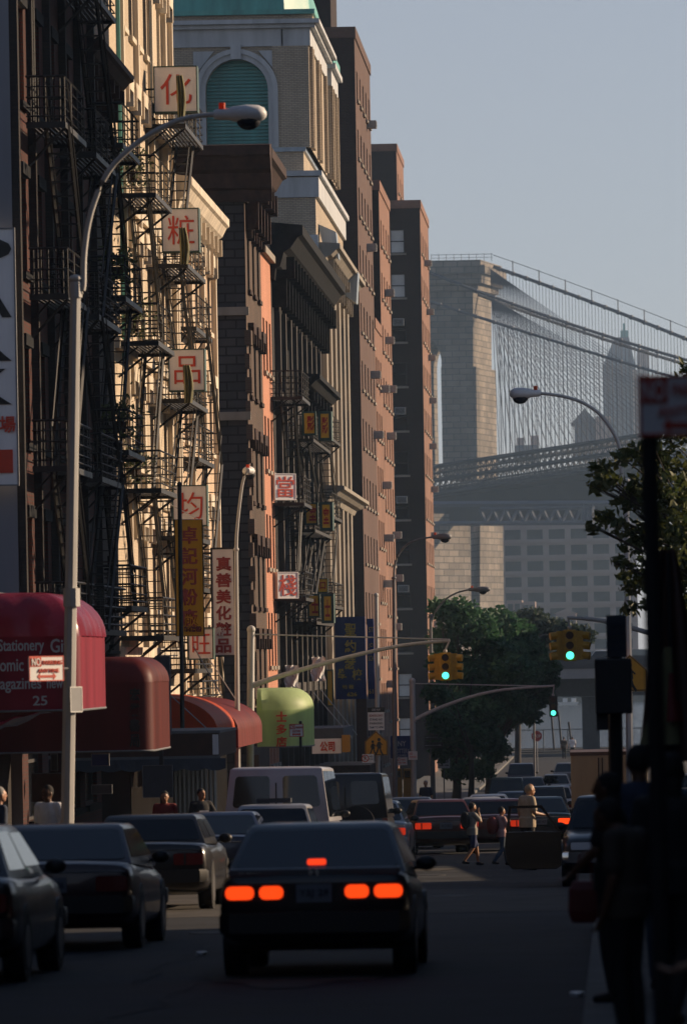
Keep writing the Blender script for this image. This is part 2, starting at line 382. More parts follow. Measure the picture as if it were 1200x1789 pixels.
# patched asphalt band and a dark seam across the road, as the photograph shows near the crossing
strip('road_patch', -7.6, -.25, rng(68, 84, 4), .004, 'asphalt_patch')
strip('road_seam', -7.6, -.25, [88.2, 89.2], .004, 'asphalt'); strip('road_seam', -7.6, .0, [94.6, 95.0], .004, 'asphalt')
b = MB(); b.quad((-2000, 452, WATER), (2000, 452, WATER), (2000, 1015, WATER), (-2000, 1015, WATER)); struct(b.build('water', 'water'))
b = MB(); b.box(-900, 449, -12, 900, 452, zg(450) + .1); struct(b.build('river_wall', 'concrete'))
b = MB(); b.quad((-6000, 1012, -6.2), (6000, 1012, -6.2), (6000, 9000, 0), (-6000, 9000, 0)); b.box(-2000, 1008, -10, 2000, 1012, -6.1); struct(b.build('far_ground', 'earth'))

# ------------------------------------------------------------------ buildings
REC = .16
def facade(b, face, pl, h0, h1, z0, z1, wins):
    hs = sorted({round(h, 4) for h in [h0, h1] + [w[0] - w[2] / 2 for w in wins] + [w[0] + w[2] / 2 for w in wins]})
    zs = sorted({round(z, 4) for z in [z0, z1] + [w[1] - w[3] / 2 for w in wins] + [w[1] + w[3] / 2 for w in wins]})
    fp = (lambda h, d, z: (pl - d, h, z)) if face == 'E' else (lambda h, d, z: (h, pl + d, z))
    for i in range(len(hs) - 1):
        # merge vertical runs of solid cells
        run = None
        for j in range(len(zs) - 1):
            ch, cz = (hs[i] + hs[i + 1]) / 2, (zs[j] + zs[j + 1]) / 2
            hole = any(abs(ch - q[0]) < q[2] / 2 and abs(cz - q[1]) < q[3] / 2 for q in wins)
            if hole:
                if run is not None: b.quad(fp(hs[i], 0, run), fp(hs[i + 1], 0, run), fp(hs[i + 1], 0, zs[j]), fp(hs[i], 0, zs[j])); run = None
            elif run is None: run = zs[j]
        if run is not None: b.quad(fp(hs[i], 0, run), fp(hs[i + 1], 0, run), fp(hs[i + 1], 0, zs[-1]), fp(hs[i], 0, zs[-1]))
    for h, z, ww, hh in wins:
        a, c, lo, hi = h - ww / 2, h + ww / 2, z - hh / 2, z + hh / 2
        for p, q in (((a, lo), (a, hi)), ((a, hi), (c, hi)), ((c, hi), (c, lo)), ((c, lo), (a, lo))):
            b.quad(fp(p[0], 0, p[1]), fp(q[0], 0, q[1]), fp(q[0], REC + .05, q[1]), fp(p[0], REC + .05, p[1]))
_wp = {}
def win_data(ww, hh, fr, pane, sill, hood):
    k = (round(ww, 3), round(hh, 3), fr, pane, sill, hood)
    if k in _wp: return _wp[k]
    a, t = MB(), .06
    a.box(-ww / 2, REC - .07, -hh / 2, -ww / 2 + t, REC + .02, hh / 2); a.box(ww / 2 - t, REC - .07, -hh / 2, ww / 2, REC + .02, hh / 2)
    a.box(-ww / 2 + t, REC - .07, hh / 2 - t, ww / 2 - t, REC + .02, hh / 2); a.box(-ww / 2 + t, REC - .07, -hh / 2, ww / 2 - t, REC + .02, -hh / 2 + t)
    a.box(-ww / 2 + t, REC - .05, -.035, ww / 2 - t, REC, .035)
    o1 = a.build('window', fr, None)
    g = MB(); g.box(-ww / 2 + t, REC - .03, -hh / 2 + t, ww / 2 - t, REC - .015, -.035); g.box(-ww / 2 + t, REC - .01, .035, ww / 2 - t, REC + .005, hh / 2 - t)
    o2 = g.build('pane', pane, None)
    o3 = o4 = None
    if sill:
        q = MB(); q.box(-ww / 2 - .1, -.11, -hh / 2 - .14, ww / 2 + .1, .0, -hh / 2 - .002)
        r = MB()
        if hood == 1: r.box(-ww / 2 - .12, -.09, hh / 2 + .002, ww / 2 + .12, .0, hh / 2 + .24)
        if hood == 2:
            W = ww / 2; H = hh / 2
            r.prism([(-W - .2, H - .35), (-W - .04, H - .35), (-W - .04, H + .002), (W + .04, H + .002), (W + .04, H - .35), (W + .2, H - .35), (W + .2, H + .2), (W + .26, H + .24), (W + .26, H + .36), (-W - .26, H + .36), (-W - .26, H + .24), (-W - .2, H + .2)], lambda a, c, d: (a, d, c), -.2, 0)
        o3 = q.build('sill', sill, None)
        if hood: o4 = r.build('lintel', sill, None)
    _wp[k] = (o1.data, o2.data, o3.data if o3 else None, o4.data if o4 else None)
    for o in (o1, o2, o3, o4):
        if o: bpy.data.objects.remove(o)
    return _wp[k]
def put_window(T, face, pl, h, z, ww, hh, fr='frame_dark', pane='glass', sill='stone_beige', hood=1):
    d = win_data(ww, hh, fr, pane, sill, hood)
    loc = Vector((pl, h, z)) if face == 'E' else Vector((h, pl, z))
    o = bpy.data.objects.new('window', d[0]); COL.objects.link(o); o.parent = T; o.location = loc - T.location
    if face == 'E': o.rotation_euler = (0, 0, pi / 2)
    for nm, me in (('pane', d[1]), ('sill', d[2]), ('lintel', d[3])):
        if me is not None:
            c = bpy.data.objects.new(nm, me); COL.objects.link(c); c.parent = o
    return o
def bld(name, label, XB, XF, Y0, Y1, zt, mE, mS, winE=(), winS=(), style={}, styleS=None, group=None, blind=.2, blindS=None):
    z0 = zg((Y0 + Y1) / 2) - .3
    T = thing(name, label, 'building', (XF, (Y0 + Y1) / 2, z0 + .3), group=group)
    b = MB(); facade(b, 'E', XF, Y0, Y1, z0, zt, winE); b.build('front_wall', mE, T)
    b = MB(); facade(b, 'S', Y0, XB, XF, z0, zt, winS)
    b.quad((XB, Y0, z0), (XB, Y1, z0), (XB, Y1, zt), (XB, Y0, zt)); b.quad((XB, Y1, z0), (XF, Y1, z0), (XF, Y1, zt), (XB, Y1, zt)); b.build('side_wall', mS, T)
    b = MB(); b.quad((XB, Y0, zt - .02), (XF, Y0, zt - .02), (XF, Y1, zt - .02), (XB, Y1, zt - .02)); b.build('roof', 'roof_tar', T)
    for face, pl, ws, st in (('E', XF, winE, style), ('S', Y0, winS, styleS or style)):
        for q in ws:
            kw = dict(st)
            if random.random() < (blindS if face == 'S' and blindS is not None else blind): kw['pane'] = 'blind'
            put_window(T, face, pl, *q, **kw)
    return T
def grid(hs, zs, ww, hh): return [(h, z, ww, hh) for h in hs for z in zs]
def spread_(a, b, n, m=0): return [a + m + (b - a - 2 * m) * (i + .5) / n for i in range(n)]
PROF = [(0, 0), (.12, .0), (.16, .25), (.3, .3), (.42, .62), (.62, .7), (.85, .95), (1.0, 1.0), (1.0, 1.22), (0, 1.3)]
def cornice(T, XF, y0, y1, z, pr, ht, m, wrap=None, nb=0, Y0=None, bm=None):
    b = MB(); prof = [(d * pr, q * ht / 1.3) for d, q in PROF]
    b.prism(prof, lambda a, c, d: (XF + a, d, z + c), y0, y1)
    o = b.build('cornice', m, T)
    if wrap:                                     # return along the side street
        c = MB(); c.prism(prof, lambda a, e, d: (d, y0 + .002 - a, z + e), wrap[0], XF + pr * wrap[1]); c.build('cornice', m, T)
    if nb:
        c = MB()
        for y in spread_(y0, y1, nb):
            c.box(XF, y - .09, z - .45 * ht, XF + pr * .45, y + .09, z + .2 * ht); c.box(XF + pr * .45, y - .08, z + .05 * ht, XF + pr * .7, y + .08, z + .42 * ht)
        each(c, 'cornice_bracket', bm or m, o)
    return o
def fire_escape(label, XF, y0, y1, zs, proj=1.05, m='iron', stair_side=1, group='iron fire escapes on the street fronts', ladder=True):
    T = thing('fire_escape', label, 'fire escape', (XF, (y0 + y1) / 2, zs[-1]), group=group)
    for k, z in enumerate(zs):
        b = MB(); x1 = XF + proj
        b.box(x1 - .05, y0, z - .1, x1, y1, z + .02); b.box(XF, y0, z - .1, x1 - .05, y0 + .05, z + .02); b.box(XF, y1 - .05, z - .1, x1 - .05, y1, z + .02)
        x = XF + .04
        while x < x1 - .06: b.box(x, y0 + .05, z - .03, x + .05, y1 - .05, z); x += .1
        for y in (y0 + .25, y1 - .25):
            b.bar((x1 - .06, y, z - .1), (XF + .02, y, z - .85), .03); b.bar((x1 * .5 + XF * .5, y, z - .1), (XF + .02, y, z - .5), .02)
        b.build('platform', m, T)
        b = MB(); rh = .95
        for zz, r in ((z + rh, .026), (z + rh * .55, .018), (z + .14, .018), (z + rh * .78, .014), (z + rh * .33, .014)):
            b.bar((x1 - .02, y0, zz), (x1 - .02, y1, zz), r)
            for y in (y0 + .02, y1 - .02): b.bar((XF, y, zz), (x1 - .02, y, zz), r)
        y = y0 + .12
        while y < y1: b.bar((x1 - .02, y, z), (x1 - .02, y, z + rh), .014); y += 1.25
        x = XF + .1
        while x < x1 - .05:
            for y in (y0 + .02, y1 - .02): b.bar((x, y, z), (x, y, z + rh), .011)
            x += .15
        b.build('railing', m, T)
        if k + 1 < len(zs):
            za, zb = z, zs[k + 1]; ya, yb = (y0 + .45, y1 - .6) if (stair_side > 0) == (k % 2 == 0) else (y1 - .45, y0 + .6)
            c = MB()
            for xx in (XF + .35, XF + .8): c.tube([(xx, ya, za), (xx, yb, zb)], .045, 4); c.bar((xx, ya, za + .85), (xx, yb, zb + .85), .018)
            for i in range(1, 13):
                t = i / 13; yy = ya + (yb - ya) * t; zz = za + (zb - za) * t; c.box(XF + .35, yy - .09, zz - .012, XF + .8, yy + .09, zz + .012)
            c.build('stairs', m, T)
    if ladder:
        c = MB(); z = zs[-1]; top = zs[0] + 3.4
        for yy in (y0 + .3, y0 + .68): c.bar((XF + .12, yy, zs[0]), (XF + .12, yy, top), .018)
        zz = zs[0] + .3
        while zz < top: c.bar((XF + .12, y0 + .3, zz), (XF + .12, y0 + .68, zz), .012); zz += .3
        c.build('ladder', m, T)
    return T

FLOORS = lambda top, n, dz: [top - dz * i for i in range(n)]
# -- low shop in front of the grey party wall
T = bld('corner_shop', 'low dark one storey shop behind the crimson awning, below the parking banner', -24, -12, 84, 102.9, 1.15, 'br_dark', 'br_dark', blind=0)
b = MB(); b.box(-12.02, 85, -3.9, -11.9, 100, -1.6); b.build('shop_window', 'glass', T)
b = MB(); b.box(-24, 83.9, 1.15, -11.8, 84.2, 1.5); b.box(-12.1, 84.2, 1.15, -11.8, 102.5, 1.5); b.build('parapet', 'galv_dull', T)
# -- red brown tenement with the grey party wall
zs = [12.6, 9.1, 5.6, 2.1]
ys = spread_(103, 119, 5, .5)
T = bld('tenement_building', 'tall red brown brick tenement with grey painted side wall, nearest on the left edge', -26, -11.78, 103, 119, 17.4, 'br_red', 'party_grey', grid(ys, [16.0] + zs, 1.1, 2.0) + grid(spread_(103, 119, 4, .5), [-1.9], 2.6, 2.4), style=dict(sill='cornice_dark', hood=1))
for yb_ in (106.2, 109.4, 112.6, 115.8): pass
b = MB()
for y in (103.15, 106.2, 109.3, 112.5, 115.7, 118.8): b.box(-11.78, y - .12, .3, -11.62, y + .12, 17.2)
each(b, 'pilaster', 'br_dark', T)
cornice(T, -11.78, 103, 119, .0, .5, .4, 'cornice_dark')
fire_escape('black fire escape on the shaded red brown tenement, nearest on the left', -11.6, 110.5, 115.5, [14.6, 11.1, 7.6, 4.1, .8], m='iron', proj=.8)
fire_escape('black fire escape next to the grey party wall, left of the street lamp', -11.6, 104.2, 108.4, [11.1, 7.6, 4.1, .8], m='iron', proj=.8)
# -- lower dark tenement with the projecting cornice
T = bld('tenement_building', 'dark tenement with projecting roof cornice between the red brown and cream tenements', -26, -12, 119, 126.4, 13.9, 'br_dark', 'br_dark', grid(spread_(119, 126.4, 2, .4), [11.9, 8.4, 4.9, 1.5], 1.1, 1.9), style=dict(sill='cornice_dark', hood=1))
cornice(T, -12, 118.7, 126.2, 13.75, .62, .85, 'cornice_brown', nb=6)
fire_escape('black fire escape below the dark cornice, just left of the sunlit cream wall', -12, 118.4, 122.6, [12.1, 8.55, 5.0, 1.4], m='iron', ladder=False)
# -- cream tenement, sunlit
zc = [17.3, 13.6, 9.9, 6.2, 2.55]
T = bld('tenement_building', 'tall sunlit cream tenement whose front carries white and red character signs', -26, -12, 126.5, 144, 20.5, 'br_cream', 'br_cream2', grid(spread_(129.2, 143.8, 7), zc, .95, 2.1) + [(129, -2.2, 2.6, 2.6), (134, -2.2, 3.4, 2.6), (140, -2.2, 3.6, 2.6)], style=dict(sill='cornice_cream', hood=2, fr='frame_dark'), blind=.12)
b = MB()
for z in (11.75, 8.05, 4.4, .4): b.box(-12, 126.6, z - .16, -11.88, 143.9, z + .1)
for y in (129.05, 133.2, 137.4, 141.6, 143.8): b.box(-12, y - .13, .5, -11.86, y + .13, 20.4)
each(b, 'trim', 'cornice_cream', T)
b = MB()
for y, z in ((128.4, 14.5), (128.5, 10.7)): b.box(-12, y - .05, z - 3, -11.9, y + .05, z + 3)
each(b, 'drainpipe', 'copper', T)
fire_escape('near fire escape on the sunlit cream tenement, with stairs against bright wall', -12, 126.9, 131.6, [11.72, 8.05, 4.4, .75], stair_side=1, ladder=False)
fire_escape('far fire escape on the cream tenement, carrying the white character signs', -12, 136.4, 142.4, [14.42, 10.7, 7.1, 3.45, -.1][0:5], stair_side=-1)
# -- lower cream orange building at the corner
zc2 = [11.2, 7.5, 3.8, .2]
T = bld('tenement_building', 'lower peach coloured corner tenement with a cream scrolled cornice', -26, -12, 144.05, 158.5, 13.0, 'br_cream2', 'br_cream2', grid(spread_(144.2, 158.3, 6), zc2, .95, 2.0) + [(148, -3.0, 4.2, 2.8), (154.5, -3.0, 4.8, 2.8)], style=dict(sill='cornice_cream', hood=2), blind=.12)
cornice(T, -12, 144.1, 158.4, 12.5, .58, 1.35, 'cornice_cream', nb=9)
b = MB()
for y in (144.3, 149, 153.6, 158.25): b.box(-12, y - .16, -4, -11.84, y + .16, 12.4)
each(b, 'trim', 'cornice_cream', T)
fire_escape('lattice fire escape on the peach corner tenement, above the white vertical sign', -12, 145.2, 151, [9.6, 5.9, 2.2, -1.4], proj=.55)
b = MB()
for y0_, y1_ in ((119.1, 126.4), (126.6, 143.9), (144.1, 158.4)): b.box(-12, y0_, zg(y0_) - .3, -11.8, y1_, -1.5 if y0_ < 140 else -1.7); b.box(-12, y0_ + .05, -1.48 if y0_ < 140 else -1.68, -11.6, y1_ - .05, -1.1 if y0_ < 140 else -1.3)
SF = thing('shade_panel_row', 'row of dark panels added as ground floor shade under the cream and peach tenements', 'shade panel', (-12, 138, zg(138))); each(b, 'shade_board', 'shade_panel', SF)  # near black panels added to put shade on the sunlit ground floor walls
# -- dark rusticated corner house across the side street
zt4 = ZV(428, 335, 173.6)
T = bld('tenement_building', 'dark stone corner tenement under a huge projecting brown cornice', -26, -12, 173.6, 181.4, zt4, 'br_brown', 'br_rustic', grid(spread_(173.9, 181.2, 3), [zt4 - 2.2, zt4 - 5.8, zt4 - 9.4, zt4 - 13, zt4 - 16.2], 1.0, 2.1), grid([-14.6, -17.5], [zt4 - 2.4, zt4 - 6.0, zt4 - 9.6, zt4 - 13.2], 1.0, 2.0), style=dict(sill='cornice_brown', hood=2), styleS=dict(sill='iron_old', hood=0), blind=0.05)
cornice(T, -12, 173.5, 181.4, zt4 - .35, .98, 1.95, 'cornice_brown', wrap=(-26, .985), nb=5)
b = MB(); 
for z in (zt4 - 4.05, zt4 - 7.6): b.box(-26, 173.42, z - .14, -11.9, 173.6, z + .14)
each(b, 'trim', 'stone_beige', T)
b = MB()
for z in range(22): b.box(-12.06, 173.5, zg(175) + .8 * z, -11.9 + .06 * (z % 2), 174.0 + .25 * (z % 2), zg(175) + .8 * z + .5)
each(b, 'quoin', 'br_brown', T)
# -- pink building
ztp = ZV(462, 447, 183)
T = bld('tenement_building', 'narrow salmon pink sunlit tenement beside the dark stone corner house', -26, -12, 181.45, 186.7, ztp, 'br_pink', 'br_pink', grid(spread_(181.6, 186.6, 3), FLOORS(ztp - 3.2, 5, 3.5), .85, 1.9), style=dict(sill='stone_beige', hood=0), blind=.05)
b = MB(); b.box(-26, 181.4, ztp, -11.8, 186.7, ztp + .25); each(b, 'coping', 'stone_beige', T)
# -- dark ornate facade
zt6 = ZV(485, 412, 186.8)
T = bld('tenement_building', 'dark ornate tenement with heavy black cornice and arched window heads', -26, -12, 186.75, 217.3, zt6, 'br_charcoal', 'br_beige', grid(spread_(187.3, 216.8, 8), FLOORS(zt6 - 3.4, 5, 3.6), 1.3, 2.2), style=dict(sill='unlit_stone', hood=2), blind=.1)
cornice(T, -12, 186.7, 217.3, zt6 - 1.6, 1.2, 2.1, 'cornice_dark', nb=17)
cornice(T, -12, 201, 216.9, zt6 - 5.3, .95, 1.1, 'cornice_dark', nb=7)
b = MB()
for y in spread_(187, 217, 9): b.box(-12, y - .22, -4.5, -11.78, y + .22, zt6 - 1.9)
each(b, 'pilaster', 'unlit_stone', T)
fire_escape('upper fire escape beside the salmon pink wall, holding two white signs', -12, 185.6, 190.4, [ZV(480, 695, 186), ZV(480, 880, 186), ZV(480, 1046, 186)], proj=1.15, ladder=False)
fire_escape('wide fire escape with yellow signs on the dark ornate tenement', -12, 194, 206, [ZV(545, 775, 198), ZV(545, 930, 198), ZV(545, 1088, 198)], proj=1.05, m='iron_old')
fire_escape('far fire escape below the second cornice of the dark ornate tenement', -12, 208.5, 216, [ZV(590, 770, 212), ZV(590, 905, 212), ZV(590, 1060, 212)], proj=.95, m='iron_old')
# -- bank building with arched tower and copper dome
z7 = ZV(545, 308, 217.5)
T = bld('bank_building', 'pale brick bank with arched tower and green copper dome behind the tenements', -27, -12, 217.4, 240, z7, 'br_beige', 'br_beige', grid(spread_(218, 239.6, 5), FLOORS(z7 - 6.5, 5, 3.8), 1.5, 2.4), style=dict(sill='stone_beige', hood=1, fr='frame_light'), blind=.1)
b = MB()
for y in spread_(217.6, 239.9, 6): b.box(-12, y - .55, -5, -11.72, y + .55, z7 - 4.4)
each(b, 'pilaster', 'stone_beige', T)
cornice(T, -12, 217.35, 240.1, z7 - 4.0, 1.0, 1.2, 'stone_beige', nb=12); cornice(T, -12, 217.35, 240.1, ZV(600, 905, 236), 1.0, .9, 'stone_beige')
b = MB(); b.box(-27, 217.3, z7 - .9, -11.85, 240, z7 - .05); b.box(-27, 217.2, z7, -11.7, 240.1, z7 + .22); b.box(-27, 217.25, z7 - 3.1, -11.9, 217.4, z7 - 2.5); each(b, 'trim', 'stone_pale', T)
b = MB(); zt_ = z7 + 1.1; b.box(-25, 217.9, z7 + .22, -12.5, 238.5, zt_); b.build('parapet', 'br_beige', T); b = MB(); b.box(-25.1, 217.8, zt_, -12.4, 238.6, zt_ + .18); each(b, 'coping', 'zinc', T)
b = MB(); b.prism([(0, 0), (.75, -.35), (.85, -1.5), (.2, -1.0)], lambda a, c, d: (-12 + a, d, z7 - 1.9 + c), 219, 220.2); b.prism([(0, 0), (1.05, -.2), (.95, -1.6), (.1, -1.0)], lambda a, c, d: (-12 + a, d, z7 - 2.8 + c), 232, 233.4); each(b, 'flashing', 'zinc', T)
def tower_block(x0, x1, y0, y1, zb, zt, arch):
    b = MB()
    if arch:
        cx, aw, sp, n = arch; zbm = zb; top = sp + aw
        b.quad((x0, y0, zb), (cx - aw, y0, zb), (cx - aw, y0, zt), (x0, y0, zt)); b.quad((cx + aw, y0, zb), (x1, y0, zb), (x1, y0, zt), (cx + aw, y0, zt))
        pts = [(cx - aw * cos(pi * i / n), sp + aw * sin(pi * i / n)) for i in range(n + 1)]
        for (xa, za), (xb, zb2) in zip(pts[:-1], pts[1:]): b.quad((xa, y0, za), (xb, y0, zb2), (xb, y0, zt), (xa, y0, zt))
        for (xa, za), (xb, zb2) in zip([(cx - aw, zb)] + pts, pts + [(cx + aw, zb)]): b.quad((xa, y0, za), (xb, y0, zb2), (xb, y0 + .5, zb2), (xa, y0 + .5, za))
    else: b.quad((x0, y0, zb), (x1, y0, zb), (x1, y0, zt), (x0, y0, zt))
    b.quad((x1, y0, zb), (x1, y1, zb), (x1, y1, zt), (x1, y0, zt)); b.quad((x0, y0, zb), (x0, y1, zb), (x0, y1, zt), (x0, y0, zt)); b.quad((x0, y1, zb), (x1, y1, zb), (x1, y1, zt), (x0, y1, zt)); b.quad((x0, y0, zt), (x1, y0, zt), (x1, y1, zt), (x0, y1, zt))
    return b
tx1 = P(541, 180, 218).x; ac = P(415, 200, 218).x; aw = (P(469, 200, 218).x - P(360, 200, 218).x) / 2; zb = zt_ + .18
zt1 = ZV(480, 81, 218); sp = ZV(415, 104, 218) - aw
tower_block(-19.6, tx1, 218, 231, zb, zt1, (ac, aw, sp, 20)).build('tower', 'br_beige', T)
b = MB(); b.box(ac - aw, 218.42, zb, ac + aw, 218.5, sp)
n = 16; b.prism([(ac - aw * cos(pi * i / n), sp + aw * sin(pi * i / n)) for i in range(n + 1)], lambda a, c, d: (a, d, c), 218.42, 218.5)
z = zb + .1
while z < sp + aw - .05:
    hw = aw if z < sp else sqrt(max(.01, aw * aw - (z - sp) ** 2)); b.box(ac - hw + .02, 218.34, z, ac + hw - .02, 218.42, z + .09); z += .15
b.box(ac + .05, 218.3, sp - 1.2, ac + .5, 218.4, sp - .5)
b.build('arch_shutter', 'shutter_green', T)
b = MB(); n = 20
for r0, r1, d in ((aw, aw + .22, .14), (aw + .22, aw + .42, .24)):
    i_ = [(ac - r0 * cos(pi * i / n), sp + r0 * sin(pi * i / n)) for i in range(n + 1)]; o_ = [(ac - r1 * cos(pi * i / n), sp + r1 * sin(pi * i / n)) for i in range(n + 1)]
    for i in range(n): b.prism([i_[i], i_[i + 1], o_[i + 1], o_[i]], lambda a, c, e: (a, e, c), 218 - d, 218)
    for s in (-1, 1): b.box(min(ac + s * r0, ac + s * r1), 218 - d, zb, max(ac + s * r0, ac + s * r1), 218, sp)
b.box(ac - .22, 217.7, sp + aw - .02, ac + .22, 218, sp + aw + .6)
for s in (-1, 1): b.prism([(ac + s * (aw + .5), sp + aw + .35), (ac + s * .95, sp + aw + .35), (ac + s * (aw + .5), sp + aw - .75)], lambda a, c, e: (a, e, c), 217.92, 218)
b.build('arch_surround', 'stone_pale', T)
b = MB(); b.box(-19.7, 217.9, zt1, tx1 + .08, 231.1, zt1 + .75); b.box(-19.9, 217.7, zt1 + .75, tx1 + .3, 231.3, zt1 + .92); b.box(-20, 217.5, zt1 + .92, tx1 + .5, 231.5, zt1 + 1.1)
for s in range(6): b.box(tx1 - 1.15 + .005 * s, 217.86, zt1 + .02, tx1 - 1.1, 217.9, zt1 + .7)
b.build('tower_entablature', 'stone_pale', T)
b = MB()
for y in (218.5, 219.4, 223.5, 225, 229.5): b.box(tx1, y - .18, zb, tx1 + .16, y + .18, zt1)
b.box(tx1 - 1.55, 217.9, zb, tx1, 218, zt1); each(b, 'tower_pilaster', 'br_beige', T)
zd = zt1 + 1.1
b = MB(); b.box(-19.8, 217.8, zd, tx1 + .2, 231, zd + .3); b.build('tower_attic', 'br_beige', T)
b = MB(); rings = []
for k in range(9):
    t = k / 8 * pi / 2 * .94; cx_, cy_ = (-19.7 + tx1) / 2, 224.5
    rx, ry = (tx1 + 19.9) / 2 * cos(t), 6.8 * cos(t); zz = zd + .3 + 4.2 * sin(t)
    rings.append([(cx_ + a * rx, cy_ + c * ry, zz) for a, c in ((-.72, -1), (0, -1.0), (.72, -1), (.98, -.8), (1, 0), (.98, .8), (.72, 1), (0, 1), (-.72, 1), (-.98, .8), (-1, 0), (-.98, -.8))])
b.loft(rings); b.box(-20, 217.6, zd + .22, tx1 + .3, 231.2, zd + .42); b.build('copper_dome', 'copper', T)
x2 = P(577, 220, 232.5).x; z2 = ZV(560, 150, 232.5)
tower_block(-16, x2, 232.5, 238, zb, z2, None).build('tower', 'br_beige', T)
b = MB(); b.box(-16.1, 232.4, z2, x2 + .1, 238.1, z2 + .75); b.box(-16.3, 232.2, z2 + .75, x2 + .3, 238.3, z2 + 1.0); b.build('tower_entablature', 'stone_pale', T)
b = MB(); b.box(-16.2, 232.3, z2 + 1.0, x2 + .2, 238.2, z2 + 1.5); b.build('tower_roof', 'copper', T)
b = MB()
for y in (232.8, 234.2, 236.2, 237.6): b.box(x2, y - .16, zb, x2 + .14, y + .16, z2)
each(b, 'tower_pilaster', 'br_beige', T)
# -- brick apartment towers
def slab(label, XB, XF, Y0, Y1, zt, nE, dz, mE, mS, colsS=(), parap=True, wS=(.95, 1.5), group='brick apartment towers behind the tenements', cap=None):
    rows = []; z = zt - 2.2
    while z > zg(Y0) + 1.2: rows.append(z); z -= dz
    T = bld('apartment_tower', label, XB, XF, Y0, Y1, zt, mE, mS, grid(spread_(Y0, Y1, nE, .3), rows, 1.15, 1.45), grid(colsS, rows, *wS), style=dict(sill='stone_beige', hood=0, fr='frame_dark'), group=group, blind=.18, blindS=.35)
    b = MB(); b.box(XB - .05, Y0 - .06, zt, XF + .06, Y0 + .3, zt + .55); b.box(XF - .3, Y0 + .3, zt, XF + .06, Y1, zt + .55); b.build('parapet', cap or mE, T)
    return T, rows
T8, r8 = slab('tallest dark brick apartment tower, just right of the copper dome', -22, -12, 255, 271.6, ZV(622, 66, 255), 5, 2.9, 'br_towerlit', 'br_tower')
b = MB(); xa, xb_ = P(536, 30, 262).x, P(578, 30, 262).x; zz = ZV(622, 66, 255); b.box(xa - 2, 262, zz, xb_, 268, zz + 4); b.build('roof_hut', 'br_tower', T8)
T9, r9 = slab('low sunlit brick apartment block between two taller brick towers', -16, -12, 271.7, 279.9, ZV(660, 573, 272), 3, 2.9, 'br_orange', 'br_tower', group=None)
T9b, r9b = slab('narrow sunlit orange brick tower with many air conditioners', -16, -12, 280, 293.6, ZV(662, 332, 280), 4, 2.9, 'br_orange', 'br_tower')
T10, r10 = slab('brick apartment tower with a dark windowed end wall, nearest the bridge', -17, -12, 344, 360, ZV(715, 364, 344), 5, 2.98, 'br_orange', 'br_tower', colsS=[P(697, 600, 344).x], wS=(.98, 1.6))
T9c, _ = slab('distant brick apartment tower top showing above the roof of the windowed tower', -24, P(693, 300, 380).x, 380, 393, ZV(690, 264, 380), 3, 2.9, 'br_orange', 'br_tower')
ORD = ['topmost', 'second', 'third', 'fourth', 'fifth', 'sixth', 'seventh', 'eighth', 'ninth', 'tenth', 'eleventh', 'twelfth']
def ac_unit(label, face, pl, h, z, s=1.0):
    T = thing('air_conditioner', label, 'air conditioner', (pl, h, z) if face == 'E' else (h, pl, z), pi / 2 if face == 'E' else 0, group='window air conditioners')
    b = MB(); b.box(-.34 * s, -.55 * s, -.22 * s, .34 * s, .05, .22 * s); b.build('housing', 'ac', T, world=False, bevel=.015)
    b = MB(); b.box(-.29 * s, -.565 * s, -.17 * s, .29 * s, -.552 * s, .17 * s)
    b.build('grille', 'ac_dark', T, world=False)
    b = MB()
    for k in range(5): b.box(-.29 * s, -.575 * s, (-.15 + .068 * k) * s, .29 * s, -.566 * s, (-.13 + .068 * k) * s)
    b.build('louvre', 'ac', T, world=False)
for tower, XF, lst in (('tallest dark brick tower', -12, ((645, 218), (645, 433), (652, 655), (657, 760))), ('narrow orange brick tower', -12, ((677, 512), (677, 595), (668, 680), (681, 680), (680, 762), (672, 848), (676, 940), (674, 1020))),
                       ('windowed tower', -12, ((745, 460), (749, 545), (752, 625), (754, 700), (754, 780), (757, 855), (757, 935), (762, 1090))), ('narrow orange tower, lower half', -12, ((690, 935), (693, 1010), (690, 1095), (680, 1195)))):
    for k, (u, v) in enumerate(lst):
        y = YF(u - 4, v, XF); ac_unit('%s air conditioner from the top on the front of the %s' % (ORD[k], tower) if k else 'topmost air conditioner on the front of the %s' % tower, 'E', XF, y, ZV(u, v, y), .9)
for k, z in enumerate(r10[2:9:2]):
    ac_unit(('%s white air conditioner down the end wall of the windowed tower' % ORD[k]), 'S', 344, P(697, 600, 344).x, z + .5, 1.1)
# -- unseen row and block added beside and behind the camera to cut light
T = bld('tenement_building', 'unseen brick row added along the left pavement beside the camera to cut sky light', -30, -12.2, -60, 82, 14, 'br_dark', 'br_dark', blind=0)
T = bld('tenement_building', 'unseen brick block added behind the camera to keep light off the car backs', -70, 70, -90, -70, 13, 'br_dark', 'br_dark', blind=0)
